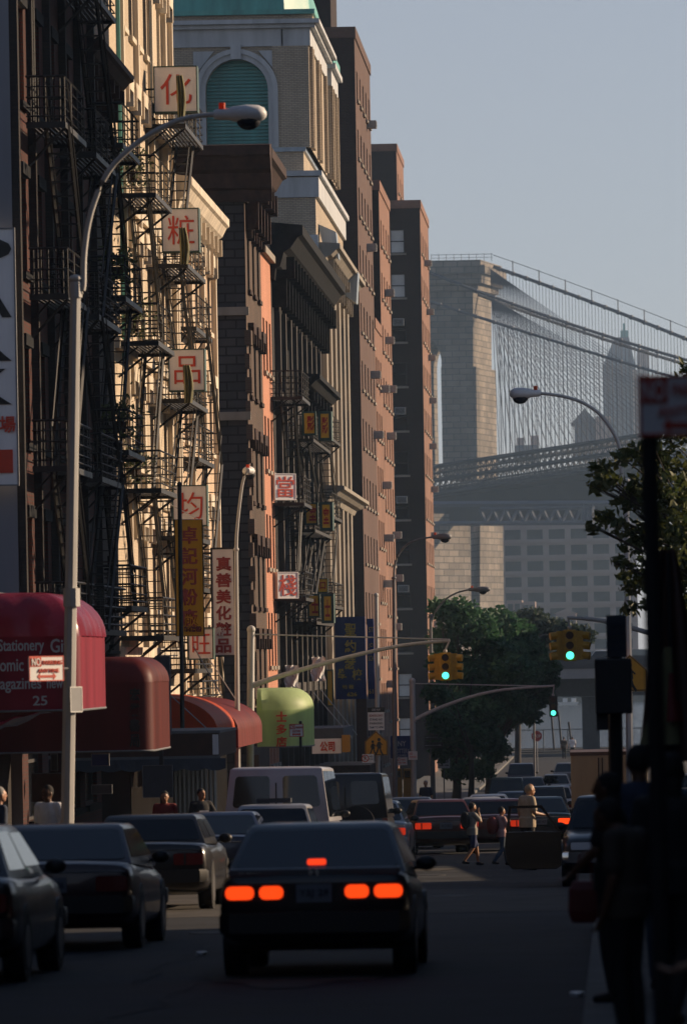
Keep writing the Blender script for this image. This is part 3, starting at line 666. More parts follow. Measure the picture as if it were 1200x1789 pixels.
# -- right hand side of the street (mostly beyond the frame; shaped to shade the street)
T = bld('tenement_building', 'long brick tenement row along the right pavement, near the camera', 5, 17, -60, 66.8, 16, 'br_dark', 'br_dark', blind=0)
T = bld('shade_block', 'low unseen block added to shade the road, between the right tenement row and tower', 5.2, 17, 67, 95, .0, 'br_dark', 'br_dark', blind=0)  # two low blocks added out of view to keep sun off the road
T = bld('shade_block', 'lower unseen block added to shade the road, beside the slim tower on the right', 5.2, 17, 95.1, 118, -1.1, 'br_dark', 'br_dark', blind=0)
T = bld('apartment_tower', 'slim unseen brick tower added on the right to shade the near left fronts', 5.5, 14, 118.2, 134.5, 32, 'br_tower', 'br_tower', blind=0)  # added out of view, sized to shade the nearest left fronts
T = bld('tenement_building', 'low unseen corner building added on the right to shade the road at the crossing', 6.5, 16, 149, 158, 4.5, 'br_dark', 'br_dark', blind=0)  # added out of view to shade the road before the crossing
T = bld('tenement_building', 'four storey brick row beyond the side street on the right', 6.5, 16, 174, 300, 5.4, 'br_tower', 'br_tower', blind=0)
# ------------------------------------------------------------------ lamps, signals, signs
def luminaire(T, p, d, L, m='galv', axis='x'):
    m = 'lamp_paint' if m == 'galv' else m
    b = MB(); rings = []
    for t, hy, hz, dz in ((0, .055, .055, 0), (.05, .075, .075, 0), (.3, .085, .085, .0), (.36, .12, .105, 0), (.62, .17, .13, .0), (.85, .16, .12, .0), (.96, .10, .08, .0), (1, .04, .03, -.01)):
        c = Vector(p) + Vector((d * t * L, 0, dz)) if axis == 'x' else Vector(p) + Vector((0, d * t * L, dz))
        rings.append([c + (Vector((0, hy * cos(a), hz * sin(a))) if axis == 'x' else Vector((hy * cos(a), 0, hz * sin(a)))) for a in [2 * pi * i / 12 for i in range(12)]])
    b.loft(rings); h = b.build('lamp_head', m, T, smooth=45)
    b = MB(); c = Vector(p) + (Vector((d * .66 * L, 0, -.1)) if axis == 'x' else Vector((0, d * .66 * L, -.1))); b.ball(c, .17, .13, .13); b.build('lens', 'glass_far', h, smooth=60)
    b = MB(); c = Vector(p) + (Vector((d * .16 * L, 0, .06)) if axis == 'x' else Vector((0, d * .16 * L, .06))); b.tube([c, c + Vector((0, 0, .1))], .045, 8); b.build('photocell', 'orange_awn', h)
def smoothpts(pts, n=4):
    out = []
    for i in range(len(pts) - 1):
        p0, p1, p2, p3 = pts[max(i - 1, 0)], pts[i], pts[i + 1], pts[min(i + 2, len(pts) - 1)]
        for k in range(n):
            t = k / n; out.append(.5 * ((2 * p1) + (p2 - p0) * t + (2 * p0 - 5 * p1 + 4 * p2 - p3) * t * t + (3 * p1 - p0 - 3 * p2 + p3) * t ** 3))
    return out + [pts[-1]]
def street_lamp(label, Y, foot, top, arm, lum, m='galv', r=(.105, .07), axis='x', L=.74, mount=0.0):
    base = P(foot[0], foot[1], Y); base.z = zg(Y) + .14
    T = thing('street_lamp', label, 'street lamp', base, group='cobra head street lamps')
    t = P(top[0], top[1], Y); b = MB(); b.loft([b.ring(q, (0, 0, 1), rr, 8, pi / 8) for q, rr in ((base, r[0]), (base.lerp(t, .5), (r[0] + r[1]) / 2), (t, r[1]))]); b.build('shaft', m, T)
    b = MB(); b.tube([base, base + Vector((0, 0, .5)), base + Vector((0, 0, .62))], [.2, .18, .11], 8); b.build('base_skirt', m, T)
    b = MB(); b.ball(t, r[1] * 1.35, None, .06); b.build('cap', m, T)
    pts = smoothpts([P(u, v, Y) for u, v in arm]); b = MB(); b.tube(pts, [.045 - .012 * i / len(pts) for i in range(len(pts))], 8); b.build('arm', m, T, smooth=50)
    luminaire(T, pts[-1] - Vector(((.05 if lum > 0 else -.05) if axis == 'x' else 0, 0, 0)), lum, L, m, axis)
    return T
LT = street_lamp('tall grey street lamp with a long arm standing on the left pavement, nearest the camera', 72, (116, 1560), (133, 487), [(140, 512), (146, 500), (148, 440), (160, 370), (190, 300), (240, 250), (300, 215), (345, 203), (380, 200)], 1, r=(.1, .075))
def collar(T, u, v, Y, rr, h, m='galv'):
    p = P(u, v, Y); b = MB(); b.tube([p, p + Vector((0, 0, h))], rr, 10); return b.build('collar', m, T)
collar(LT, 126, 1060, 72, .12, .26); collar(LT, 133, 520, 72, .095, .22)
LR = street_lamp('street lamp arching over the road from the right kerb, before the river', 112, (1102, 1500), (1093, 840), [(1083, 868), (1085, 810), (1077, 768), (1050, 727), (1018, 704), (980, 692), (940, 687)], -1, r=(.095, .07), L=.68)
street_lamp('slim bright street lamp beside the white vertical sign, seen end on', 134, (416, 1450), (413, 960), [(413, 962), (414, 930), (419, 880), (425, 840), (433, 822)], 1, r=(.085, .055), axis='y', L=.6)
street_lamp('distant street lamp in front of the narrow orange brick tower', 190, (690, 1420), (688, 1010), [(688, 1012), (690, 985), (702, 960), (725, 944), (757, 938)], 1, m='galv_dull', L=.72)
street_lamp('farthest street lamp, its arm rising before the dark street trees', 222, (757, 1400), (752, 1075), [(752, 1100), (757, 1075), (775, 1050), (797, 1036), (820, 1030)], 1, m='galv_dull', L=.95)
def plain_pole(name, label, cat, Y, foot, top, r, m='galv_dull'):
    base = P(*foot, Y); base.z = zg(Y) + .1; T = thing(name, label, cat, base); b = MB(); b.tube([base, P(*top, Y)], r, 8); b.build('shaft', m, T, smooth=50)
    b = MB(); b.ball(P(*top, Y), r * 1.2); b.build('cap', m, T); return T
def mast(label, Y, foot, top, arm, guy=None, m='galv', r=.085, rp=.105):
    T = plain_pole('signal_mast', label, 'signal mast', Y, foot, top, rp, m)
    pts = smoothpts([P(u, v, Y) for u, v in arm]); b = MB(); b.tube(pts, [r * (1 - .55 * i / len(pts)) for i in range(len(pts))], 8); b.build('arm', m, T, smooth=50)
    if guy: b = MB(); b.tube([P(*guy[0], Y), P(*guy[1], Y)], .022, 5); b.build('stay_rod', m, T)
    return T
mast('signal mast with a long rising arm beside the green awning on the left corner', 150, (436, 1460), (439, 1100), [(440, 1198), (500, 1178), (600, 1150), (700, 1128), (786, 1119)], ((440, 1108), (785, 1117)))
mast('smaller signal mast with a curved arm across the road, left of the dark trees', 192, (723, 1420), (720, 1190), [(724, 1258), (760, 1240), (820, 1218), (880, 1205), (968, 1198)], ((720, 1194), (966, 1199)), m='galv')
mast('signal mast reaching in from the right pavement, behind the street lamp', 125, (1300, 1500), (1300, 1060), [(1300, 1165), (1200, 1128), (1140, 1108), (1055, 1085), (990, 1079)])
def signal(label, Y, u, vt, vb, both=True, lit=True, hang=None, dark=False):
    t, bt = P(u, vt, Y), P(u, vb, Y); h = t.z - bt.z; c = (t + bt) / 2
    T = thing('traffic_signal', label, 'traffic signal', (c.x, c.y, bt.z), group='yellow traffic signals'); y0 = c.y; m = 'sig_yellow' if not dark else 'pole_dark'
    r = h * .125; w = h * .2
    b = MB(); b.box(c.x - w, y0 - .11, bt.z, c.x + w, y0 + .11, t.z); b.build('housing', m, T, bevel=.02)
    for s in ((-1, 1) if both else ()):
        b = MB(); x0 = c.x + s * w; b.box(min(x0, x0 + s * .03), y0 - .09, bt.z + .02, max(x0, x0 + s * .03), y0 + .2, t.z - .02); x1 = x0 + s * .03
        b.box(min(x1, x1 + s * .14), y0 + .0, bt.z + .03, max(x1, x1 + s * .14), y0 + .22, t.z - .03); sh = b.build('side_housing', m, T)
        for k in range(3):
            z = bt.z + h * (.18 + .32 * k); b = MB(); b.tube([(x1 + s * .13, y0 + .08, z), (x1 + s * .3, y0 + .04, z - .02)], [r, r * 1.02], 10); b.build('visor', m, sh)
    for k, lm in enumerate(('sig_green' if lit else 'sig_red', 'sig_amber', 'sig_red')):
        z = bt.z + h * (.18 + .32 * k); b = MB(); b.tube([(c.x, y0 - .112, z), (c.x, y0 - .125, z)], r, 16); b.build('lens', lm, T)
        b = MB(); n = 14; a0 = -.25; a1 = pi + .25          # hooded visor, open below
        o_ = [(c.x + r * 1.1 * cos(a0 + (a1 - a0) * i / n), z + r * 1.1 * sin(a0 + (a1 - a0) * i / n)) for i in range(n + 1)]; i_ = [(c.x + r * 1.02 * cos(a0 + (a1 - a0) * i / n), z + r * 1.02 * sin(a0 + (a1 - a0) * i / n)) for i in range(n + 1)]
        for i in range(n): b.prism([o_[i], o_[i + 1], i_[i + 1], i_[i]], lambda a, e, d: (a, d, e), y0 - .3, y0 - .11)
        b.build('visor', m, T)
    if hang:
        p = P(*hang, Y); b = MB(); b.tube([(c.x, y0, t.z), (c.x, y0, t.z + .06), (p.x, y0, p.z)], .03, 6); b.ball((c.x, y0, t.z + .04), .06); b.build('hanger', 'galv', T)
signal('yellow traffic signal showing green, at the end of the left mast arm', 150, 778, 1140, 1189, hang=(784, 1121))
signal('yellow traffic signal showing green, hanging from the right hand mast', 125, 995, 1100, 1155, hang=(992, 1081))
signal('small dark traffic signal showing green over the river', 192, 966, 1216, 1252, both=False, hang=(967, 1199), dark=True)

def psign(name, label, cat, Y, u0, v0, u1, v1, m, texts=(), th=.12, frame=None, fr=.04, group=None, T=None, part=None):
    a, c = P(u0, v0, Y), P(u1, v1, Y); x0, x1 = a.x, c.x; z1, z0 = a.z, c.z; s = Y / F
    if T is None: T = thing(name, label, cat, ((x0 + x1) / 2, Y, z0), group=group)
    L = Vector(T.location)
    b = MB()
    if th: b.box(x0, Y, z0, x1, Y + th, z1)
    else: b.quad((x0, Y, z0), (x1, Y, z0), (x1, Y, z1), (x0, Y, z1))
    pn = b.build(part or 'panel', m, T)
    if frame:
        b = MB(); b.box(x0 - fr, Y - .02, z0 - fr, x0, Y + th + .01, z1 + fr); b.box(x1, Y - .02, z0 - fr, x1 + fr, Y + th + .01, z1 + fr); b.box(x0, Y - .02, z1, x1, Y + th + .01, z1 + fr); b.box(x0, Y - .02, z0 - fr, x1, Y + th + .01, z0); b.build('frame', frame, T)
    for q in texts:
        st, uu, vv, wp, hp, im = q[:6]; p = P(uu, vv, Y); o = text(pn, st, p.x - L.x, p.z - L.z, wp * s, hp * s if hp else None, im, y=Y - L.y - .012, bold=q[6] if len(q) > 6 else .0)
    return T
# white character boxes down the fire escape of the cream tenement
for ch, (a, b_, c, d), pos in (('化', (270, 118, 344, 194), 'topmost, level with the green arch'), ('粧', (284, 366, 347, 438), 'second from the top'), ('品', (296, 612, 357, 681), 'third from the top'), ('均', (303, 850, 361, 917), 'fourth, above the yellow banner'), ('旺', (330, 1100, 372, 1150), 'lowest, partly behind the yellow banner')):
    psign('character_sign', 'white box sign with red character %s on cream tenement, %s' % (ch, pos), 'sign', 136.2, a, b_, c, d, 'grey_sign', [(ch, (a + c) / 2 + 1, (b_ + d) / 2, (c - a) * .74, (d - b_) * .7, 'red_ink', .0)], th=.5, frame='green_frame', fr=.03, group='white character boxes')
psign('banner', 'hanging yellow banner with five red characters, left of the white vertical sign', 'banner', 121, 300, 909, 362, 1110, 'banner_yellow', [(c, 331, 935 + 36 * i, 34, 30, 'red_ink', .02) for i, c in enumerate('卓記河粉廠')] + [('麵餅粉', 338, 1099, 38, 10, 'dark_red_ink', .02)], th=0, frame='pole_dark', fr=.015).rotation_euler = (0, 0, R(40))
T = psign('vertical_sign', 'tall white vertical shop sign with six red characters beside the slim street lamp', 'sign', 137, 371, 960, 411, 1144, 'grey_sign', [(c, 391, 985 + 28.6 * i, 27, 25, 'dark_red_ink', .03) for i, c in enumerate('真善美化粧品')], th=.35, frame='pole_dark', fr=.05)
b = MB(); 
for v in (966, 1135): p = P(390, v, 137); b.bar((-12, 137.15, p.z), (p.x, 137.15, p.z), .03)
each(b, 'bracket', 'iron', T)
b = MB(); p = P(314, 1290, 119); q = P(317, 845, 119); T = plain_pole('awning_post', 'thin black post in front of the yellow banner', 'post', 119, (322, 1500), (314, 846), .05, 'pole_dark')
for ch, (a, b_, c, d), pos in (('當', (477, 829, 520, 872), 'upper'), ('棧', (482, 1001, 524, 1044), 'lower')):
    psign('character_sign', '%s white square sign with the red character %s beside the salmon pink wall' % (pos, ch), 'sign', 185.2, a, b_, c, d, 'white_bright', [(ch, (a + c) / 2, (b_ + d) / 2, (c - a) * .86, (d - b_) * .84, 'red_ink', .0)], th=.25, frame='white_sign', fr=.03).rotation_euler = (0, 0, R(38))
for ch, (a, b_, c, d), pos in (('影', (531, 722, 575, 765), 'topmost'), ('室', (535, 881, 577, 922), 'middle'), ('士', (540, 1041, 579, 1084), 'lowest')):
    T = psign('character_sign', '%s yellow and red angled sign on the dark ornate tenement fire escape' % pos, 'sign', 193.6, a, b_, a + (c - a) * .42, d - 8, 'yellow_sign', [(ch, a + (c - a) * .27, (b_ + d) / 2 - 4, (c - a) * .3, (d - b_) * .6, 'red_ink', .03)], th=.2, frame='green_frame', fr=.07, group='yellow character signs')
    psign('', '', '', 192.6, a + (c - a) * .66, b_ + 1, c, d, 'yellow_sign', [(ch, a + (c - a) * .83, (b_ + d) / 2, (c - a) * .24, (d - b_) * .7, 'red_ink', .03)], th=.9, frame='green_frame', fr=.1, T=T)
psign('vertical_sign', 'narrow yellow strip sign low on the dark ornate tenement', 'sign', 196, 572, 1172, 581, 1232, 'yellow_sign', th=.3, frame='green_frame', fr=.05)
psign('small_sign', 'small orange square sign above the lowest yellow sign', 'sign', 200, 556, 1012, 572, 1034, 'yellow_sign', [('口', 564, 1023, 10, 12, 'red_ink', .03)], th=.2, frame='green_frame', fr=.03)
psign('school_banner', 'large blue school banner with gold characters below the brick tower', 'banner', 214, 584, 1078, 640, 1221, 'blue_cloth', [(c, 612, 1100 + 29 * i, 20, 22, 'gold_ink', .02) for i, c in enumerate('聖約瑟')] + [('學', 598, 1178, 15, 20, 'gold_ink', .02), ('校', 624, 1178, 18, 20, 'gold_ink', .02), ('幼 稚', 608, 1200, 20, 8, 'gold_ink', .02), ('626', 615, 1213, 17, 7, 'gold_ink', .03)], th=.3)
psign('school_banner', 'narrow dark blue banner beside the large blue school banner', 'banner', 214.5, 641, 1081, 655, 1221, 'blue_cloth', [('ST', 648, 1100, 8, 9, 'gold_ink'), ('JO', 648, 1128, 8, 9, 'gold_ink'), ('SCH', 648, 1150, 9, 9, 'gold_ink'), ('61', 648, 1208, 8, 8, 'gold_ink')], th=.3)
# parking banner on the grey party wall
psign('parking_banner', 'white vertical parking banner with big dark letters on the grey party wall', 'banner', 102.6, -70, 402, 32, 846, 'white_sign', [(c, -21, 448 + 76 * i, 84, 62, 'black_ink', .02) for i, c in enumerate('PARK')] + [('停車場', -15, 742, 86, 30, 'red_ink', .02)], th=.06, frame='galv_dull', fr=.03)
bpy_T = [o for o in bpy.data.objects if o.name == 'parking_banner'][0]
a_, c_ = P(-62, 787, 102.6), P(24, 826, 102.6); b = MB(); b.box(a_.x, 102.57, c_.z, c_.x, 102.597, a_.z); b.build('red_block', 'red_ink', bpy_T)
# small street signs
def rsign(T, Y, u, v, wm, hm, rz, bgm, rows, border='red_ink'):
    p = P(u, v, Y); o = bpy.data.objects.new('sign_plate', None)
    b = MB(); b.box(-wm / 2, 0, -hm / 2, wm / 2, .012, hm / 2); o = b.build('sign_plate', bgm, T, world=False); o.location = p - org(T); o.rotation_euler = (0, 0, rz)
    if border:
        b = MB(); t = .014; b.box(-wm / 2, -.004, -hm / 2, -wm / 2 + t, -.001, hm / 2); b.box(wm / 2 - t, -.004, -hm / 2, wm / 2, -.001, hm / 2); b.box(-wm / 2 + t, -.004, hm / 2 - t, wm / 2 - t, -.001, hm / 2); b.box(-wm / 2 + t, -.004, -hm / 2, wm / 2 - t, -.001, -hm / 2 + t); b.build('border', border, o, world=False)
    for r in rows:
        if r[0] == 'box':
            _, x, z, w_, h_, im = r; b = MB(); b.box((x - w_ / 2) * wm, -.006, (z - h_ / 2) * hm, (x + w_ / 2) * wm, -.002, (z + h_ / 2) * hm); b.build('marking', im, o, world=False)
        elif r[0] == 'arrow':
            _, x, z, w_, ends, im = r; b = MB(); W, hh = w_ * wm / 2, .016 * hm / .3
            pl = [(-W * .7, -hh), (-W * .7, -hh * 2.6), (-W, 0), (-W * .7, hh * 2.6), (-W * .7, hh)] if ends in ('both', 'left') else [(-W, -hh), (-W, hh)]
            pr = [(W * .7, hh), (W * .7, hh * 2.6), (W, 0), (W * .7, -hh * 2.6), (W * .7, -hh)] if ends in ('both', 'right') else [(W, hh), (W, -hh)]
            b.prism([(q[0] + x * wm, q[1] + z * hm) for q in pl + pr], lambda a, c, d: (a, d, c), -.006, -.002); b.build('arrow', im, o, world=False)
        else:
            st, x, z, w_, h_, im = r; text(o, st, x * wm, z * hm, w_ * wm, h_ * hm, im, y=-.002, bold=.01)
    return o
NP = [('box', -.31, .27, .32, .38, 'red_ink'), ('NO', -.31, .27, .25, .3, 'white_bright'), ('PARKING', .17, .24, .56, .17, 'red_ink'), ('ANYTIME', .05, -.08, .62, .15, 'red_ink'), ('arrow', 0, -.31, .55, 'both', 'red_ink')]
T = thing('parking_sign', 'sunlit red and white no parking sign on the nearest left street lamp', 'street sign', P(110, 1168, 71.8)); T.location.z -= .2
rsign(T, 71.15, 82, 1168, .66, .35, R(50), 'white_bright', NP)
b = MB(); p = P(84, 1168, 71.8); p = P(82, 1168, 71.2); b.bar(p, P(122, 1168, 71.95), .015); b.build('bracket', 'galv_dull', T)
T = thing('small_frame_sign', 'small edge on metal sign frame on the right side of the nearest left lamp', 'street sign', P(133, 1225, 72)); rsign(T, 71.9, 134, 1222, .3, .36, R(62), 'galv_dull', [], border='white_ink')
# near sign post on the right, out of focus
yb = 24.0; base = P(1137, 1789, yb); base.z = zg(yb) + .14
T = thing('sign_post', 'near dark sign post with blurred no parking sign, on the right edge', 'sign post', base)
b = MB(); top = P(1133, 752, yb); bs = P(1158, 1800, yb); bs.z = base.z; b.tube([bs, top], [.043, .04], 8); b.build('post', 'pole_dark', T)
rsign(T, yb - .06, 1186, 708, .385, .285, R(-4), 'grey_sign', [('box', -.31, .25, .34, .42, 'red_ink'), ('NO', -.31, .25, .27, .32, 'white_bright'), ('PARKING', .2, .25, .56, .2, 'red_ink'), ('ANYTIME', .05, -.1, .62, .17, 'red_ink'), ('arrow', .1, -.33, .62, 'left', 'red_ink')])
# signal control box and dark sign panel on a post on the right
yb = 60; base = P(1078, 1500, yb); base.z = zg(yb) + .14
T = thing('control_box_post', 'black signal box and dark notice panel on a thick post, right of the road', 'signal box', base)
b = MB(); q0 = P(1078, 1600, yb); q0.z = base.z; b.tube([q0, P(1072, 1075, yb)], .085, 8); b.build('post', 'pole_dark', T)
b = MB(); a_, c_ = P(1038, 1151, yb), P(1104, 1246, yb); b.box(a_.x, yb - .35, c_.z, c_.x, yb - .06, a_.z); b.build('signal_box', 'pole_dark', T, bevel=.02)
b = MB(); a_, c_ = P(1058, 1076, yb), P(1094, 1148, yb); b.box(a_.x, yb - .14, c_.z, c_.x, yb - .1, a_.z); pn = b.build('notice_panel', 'slate_cloth', T)
L_ = T.location
for i in range(4): text(pn, ('TAXI', 'BUS', 'TRUCKS', '7AM-7PM')[i], P(1076, 1092 + 14 * i, yb).x - L_.x, P(1076, 1092 + 14 * i, yb).z - L_.z, .17, .05, 'cloth_blue', y=-.145)
b = MB(); a_, c_ = P(1041, 1247, yb), P(1062, 1275, yb); b.box(a_.x, yb - .2, c_.z, c_.x, yb - .05, a_.z); b.build('lower_box', 'pole_dark', T)
PENT = [(-.5, -.5), (.5, -.5), (.5, .12), (0, .58), (-.5, .12)]
WALK = [[(-.03, .12), (.06, .12), (.09, -.12), (.05, -.14), (-.05, -.14), (-.08, -.1)], [(-.06, -.12), (.0, -.13), (-.05, -.28), (-.13, -.42), (-.18, -.40), (-.11, -.26)], [(0, -.12), (.06, -.12), (.1, -.26), (.18, -.40), (.13, -.43), (.05, -.3)], [(-.05, .11), (-.12, -.06), (-.09, -.08), (-.01, .06)], [(.04, .11), (.15, 0), (.13, -.03), (.03, .06)]]
def crossing(label, Y, u, v, size, rz, figs, pole=None):
    p = P(u, v, Y); T = thing('crossing_sign', label, 'street sign', (p.x, p.y, p.z - size / 2), rz)
    b = MB(); b.prism([(a * size, c * size + size / 2) for a, c in PENT], lambda a, c, d: (a, d, c), 0, .012); pn = b.build('plate', 'warn_yellow', T, world=False)
    b = MB(); o_ = [(a * size * .97, c * size * .97 + size / 2) for a, c in PENT]; i_ = [(a * size * .91, c * size * .91 + size / 2) for a, c in PENT]
    for i in range(5): j = (i + 1) % 5; b.prism([o_[i], o_[j], i_[j], i_[i]], lambda a, c, d: (a, d, c), -.003, -.001)
    b.build('border', 'black_ink', pn, world=False)
    for fx, fz, k in figs:
        b = MB(); fn = lambda a, c, d: ((a * k + fx) * size, d, (c * k + fz) * size + size / 2)
        b.prism([(.065 * cos(2 * pi * i / 10), .2 + .065 * sin(2 * pi * i / 10)) for i in range(10)], fn, -.006, -.001)
        for pl in WALK: b.prism(pl, fn, -.006, -.001)
        b.build('walking_figure', 'black_ink', pn, world=False)
    return T
crossing('large yellow school crossing sign with two walking figures, left of the road', 177.6, 657, 1300, .78, 0, [(-.15, -.08, .95), (.13, -.03, 1.15)])
crossing('yellow pedestrian crossing sign half hidden behind the black signal box', 111.4, 1100, 1178, .74, 0, [(-.02, .02, 1.25)])
T = plain_pole('sign_pole', 'tall grey pole carrying the large school crossing sign', 'pole', 178, (661, 1420), (657, 1040), .075, 'galv')
T = thing('notice_sign', 'grey printed street notice above the large school crossing sign', 'street sign', P(657, 1280, 177.5))
rsign(T, 177.5, 657, 1260, .56, .62, 0, 'grey_sign', [('SCHOOL DAYS', 0, .32, .84, .12, 'dark_red_ink'), ('STAND NO', 0, .1, .8, .12, 'cloth_navy'), ('PARKING', 0, -.12, .8, .12, 'black_ink'), ('7AM TO 4PM', 0, -.34, .84, .12, 'cloth_navy')], border=None)
rsign(T, 177.5, 657, 1240, .6, .16, 0, 'black_ink', [('ONE WAY', 0, 0, .5, .5, 'grey_ink')], border=None)
T = thing('parking_sign', 'small white sign with a red circle below the school crossing sign', 'street sign', P(643, 1334, 177))
rsign(T, 177, 643, 1325, .4, .3, 0, 'white_bright', [('P', -.25, 0, .16, .5, 'black_ink'), ('NO', .25, .22, .3, .2, 'black_ink'), ('STOP', .25, -.1, .34, .16, 'black_ink')], border=None)
b = MB(); p = P(638, 1325, 177) - org(T); n = 20
for i in range(n):
    a0, a1 = 2 * pi * i / n, 2 * pi * (i + 1) / n; b.prism([(p.x + .13 * cos(a0), p.z + .13 * sin(a0)), (p.x + .13 * cos(a1), p.z + .13 * sin(a1)), (p.x + .1 * cos(a1), p.z + .1 * sin(a1)), (p.x + .1 * cos(a0), p.z + .1 * sin(a0))], lambda a, c, d: (a, p.y + d, c), -.01, -.006)
b.prism([(p.x - .09, p.z + .075), (p.x - .075, p.z + .09), (p.x + .09, p.z - .075), (p.x + .075, p.z - .09)], lambda a, c, d: (a, p.y + d, c), -.014, -.0105); b.build('prohibition_ring', 'red_ink', T, world=False)
T = plain_pole('sign_post', 'dark post with a no parking sign in front of the green awning', 'sign post', 112, (527, 1500), (525, 1262), .03, 'pole_dark')
rsign(T, 111.9, 518, 1276, .31, .28, 0, 'white_bright', [('box', -.28, .27, .36, .34, 'red_ink'), ('NO', -.28, .27, .28, .26, 'white_bright'), ('PARKING', .2, .24, .5, .14, 'red_ink'), ('ANYTIME', 0, -.05, .6, .13, 'red_ink'), ('arrow', 0, -.3, .6, 'both', 'red_ink')])
psign('shop_sign', 'dark blue sign reading NY LOTTERY behind the small signal mast', 'sign', 200, 682, 1286, 721, 1324, 'blue_cloth', [('NY', 702, 1299, 14, 9, 'grey_ink', .01), ('LOTTERY', 702, 1312, 26, 8, 'grey_ink'), ('GAMES', 702, 1320, 16, 4, 'grey_ink')], th=.3)
T = thing('parking_sign', 'white no parking sign below the dark blue lottery sign', 'street sign', P(701, 1337, 196)); rsign(T, 196, 701, 1330, .45, .3, 0, 'white_sign', [('NO', -.25, .2, .3, .4, 'red_ink'), ('PARKING', .15, .2, .4, .2, 'red_ink'), ('7AM-7PM', 0, -.2, .7, .2, 'red_ink')], border=None)
T = thing('parking_sign', 'small white no parking sign on the small signal mast', 'street sign', P(721, 1326, 191)); rsign(T, 191.8, 721, 1320, .34, .32, 0, 'white_sign', [('NO', -.2, .22, .36, .3, 'red_ink'), ('PARKING', 0, -.15, .7, .2, 'red_ink')], border=None)
T = thing('one_way_sign', 'pair of black one way arrow signs beside the dark street tree', 'street sign', P(757, 1308, 215))
for v, e in ((1288, 'left'), (1302, 'right')): rsign(T, 215, 757, v, .78, .24, 0, 'black_ink', [('arrow', 0, 0, .9, e, 'grey_ink'), ('ONE WAY', 0, 0, .5, .35, 'black_ink')], border=None)
b = MB(); q = P(752, 1310, 215.1); b.tube([(q.x, 215.1, zg(215)), (q.x, 215.1, P(752, 1280, 215).z)], .035, 6); b.build('post', 'galv_dull', T)
T = thing('notice_sign', 'pale grey notice sign at the foot of the dark street trees', 'street sign', (P(775, 1342, 218).x, 218, zg(218)))
rsign(T, 218, 775, 1332, .52, .5, 0, 'grey_sign', [('NO STANDING', 0, .25, .85, .16, 'slate_cloth'), ('MON - FRI', 0, 0, .7, .14, 'slate_cloth'), ('8AM - 6PM', 0, -.25, .75, .14, 'slate_cloth')], border=None)
b = MB(); q = P(775, 1342, 218); b.tube([(q.x, 218.05, zg(218)), (q.x, 218.05, q.z)], .03, 6); b.build('post', 'galv_dull', T)
for k, (u, lab) in enumerate(((695, 'left of the pair under the lottery sign'), (712, 'right of the pair under the lottery sign'))):
    a_, c_ = P(u - 8, 1343, 205), P(u + 7, 1362, 205); T = thing('newspaper_box', 'yellow newspaper box, %s' % lab, 'newspaper box', ((a_.x + c_.x) / 2, 205, zg(205) + .14))
    b = MB(); b.box(a_.x, 205, zg(205) + .7, c_.x, 205.4, a_.z); b.build('cabinet', 'trash_yellow', T, bevel=.02)
    b = MB(); b.box((a_.x + c_.x) / 2 - .05, 205.15, zg(205) + .14, (a_.x + c_.x) / 2 + .05, 205.25, zg(205) + .7); b.build('pedestal', 'pole_dark', T); b = MB(); b.box(a_.x + .05, 204.98, a_.z - .35, c_.x - .05, 204.995, a_.z - .08); b.build('door', 'glass', T)
T = plain_pole('stop_sign', 'round topped red stop sign seen far down the road before the river fence', 'stop sign', 350, (938, 1345), (937, 1284), .05, 'galv_dull')
b = MB(); p = P(937, 1286, 349.9); b.prism([(p.x + .38 * cos(pi / 8 + i * pi / 4), p.z + .38 * sin(pi / 8 + i * pi / 4)) for i in range(8)], lambda a, c, d: (a, d, c), 349.85, 349.9); o = b.build('plate', 'dark_red_ink', T)
text(o, 'STOP', p.x - T.location.x, p.z - T.location.z, .55, .2, 'white_ink', y=349.84 - T.location.y)

# half folded market umbrella beside the near sign post
yu = 47; a_ = P(1158, 985, yu); base = Vector((a_.x + .05, yu, zg(yu) + .14)); T = thing('folded_umbrella', 'half folded olive and dark market umbrella at the right edge, behind the near sign post', 'umbrella', base)
b = MB(); b.tube([base, Vector((base.x, yu, a_.z + .1))], .025, 8); b.build('pole', 'pole_dark', T)
def fold(a0, a1, m, k0, k1, zt, zb):
    b = MB(); rings = []
    for j in range(9):
        t = j / 8; rr = .06 + (k1 - .06) * t ** k0; rings.append([(base.x + rr * (1 + .16 * sin(a * 7)) * cos(a), yu + rr * (1 + .16 * sin(a * 7)) * sin(a), zt + (zb - zt) * t) for a in [a0 + (a1 - a0) * i / 30 for i in range(31)]])
    b.loft(rings, cap=False, closed=False); b.build('canopy', m, T, smooth=60)
fold(-pi * 1.0, -pi * .42, 'olive_cloth', 1.1, .30, P(1158, 1130, yu).z, P(1158, 1300, yu).z); fold(-pi * .45, pi * 1.02, 'brown_board', .8, .27, P(1158, 960, yu).z, P(1158, 1330, yu).z); fold(-pi * .55, -pi * .36, 'maroon_awn', 1.0, .3, P(1158, 1150, yu).z, P(1158, 1260, yu).z)
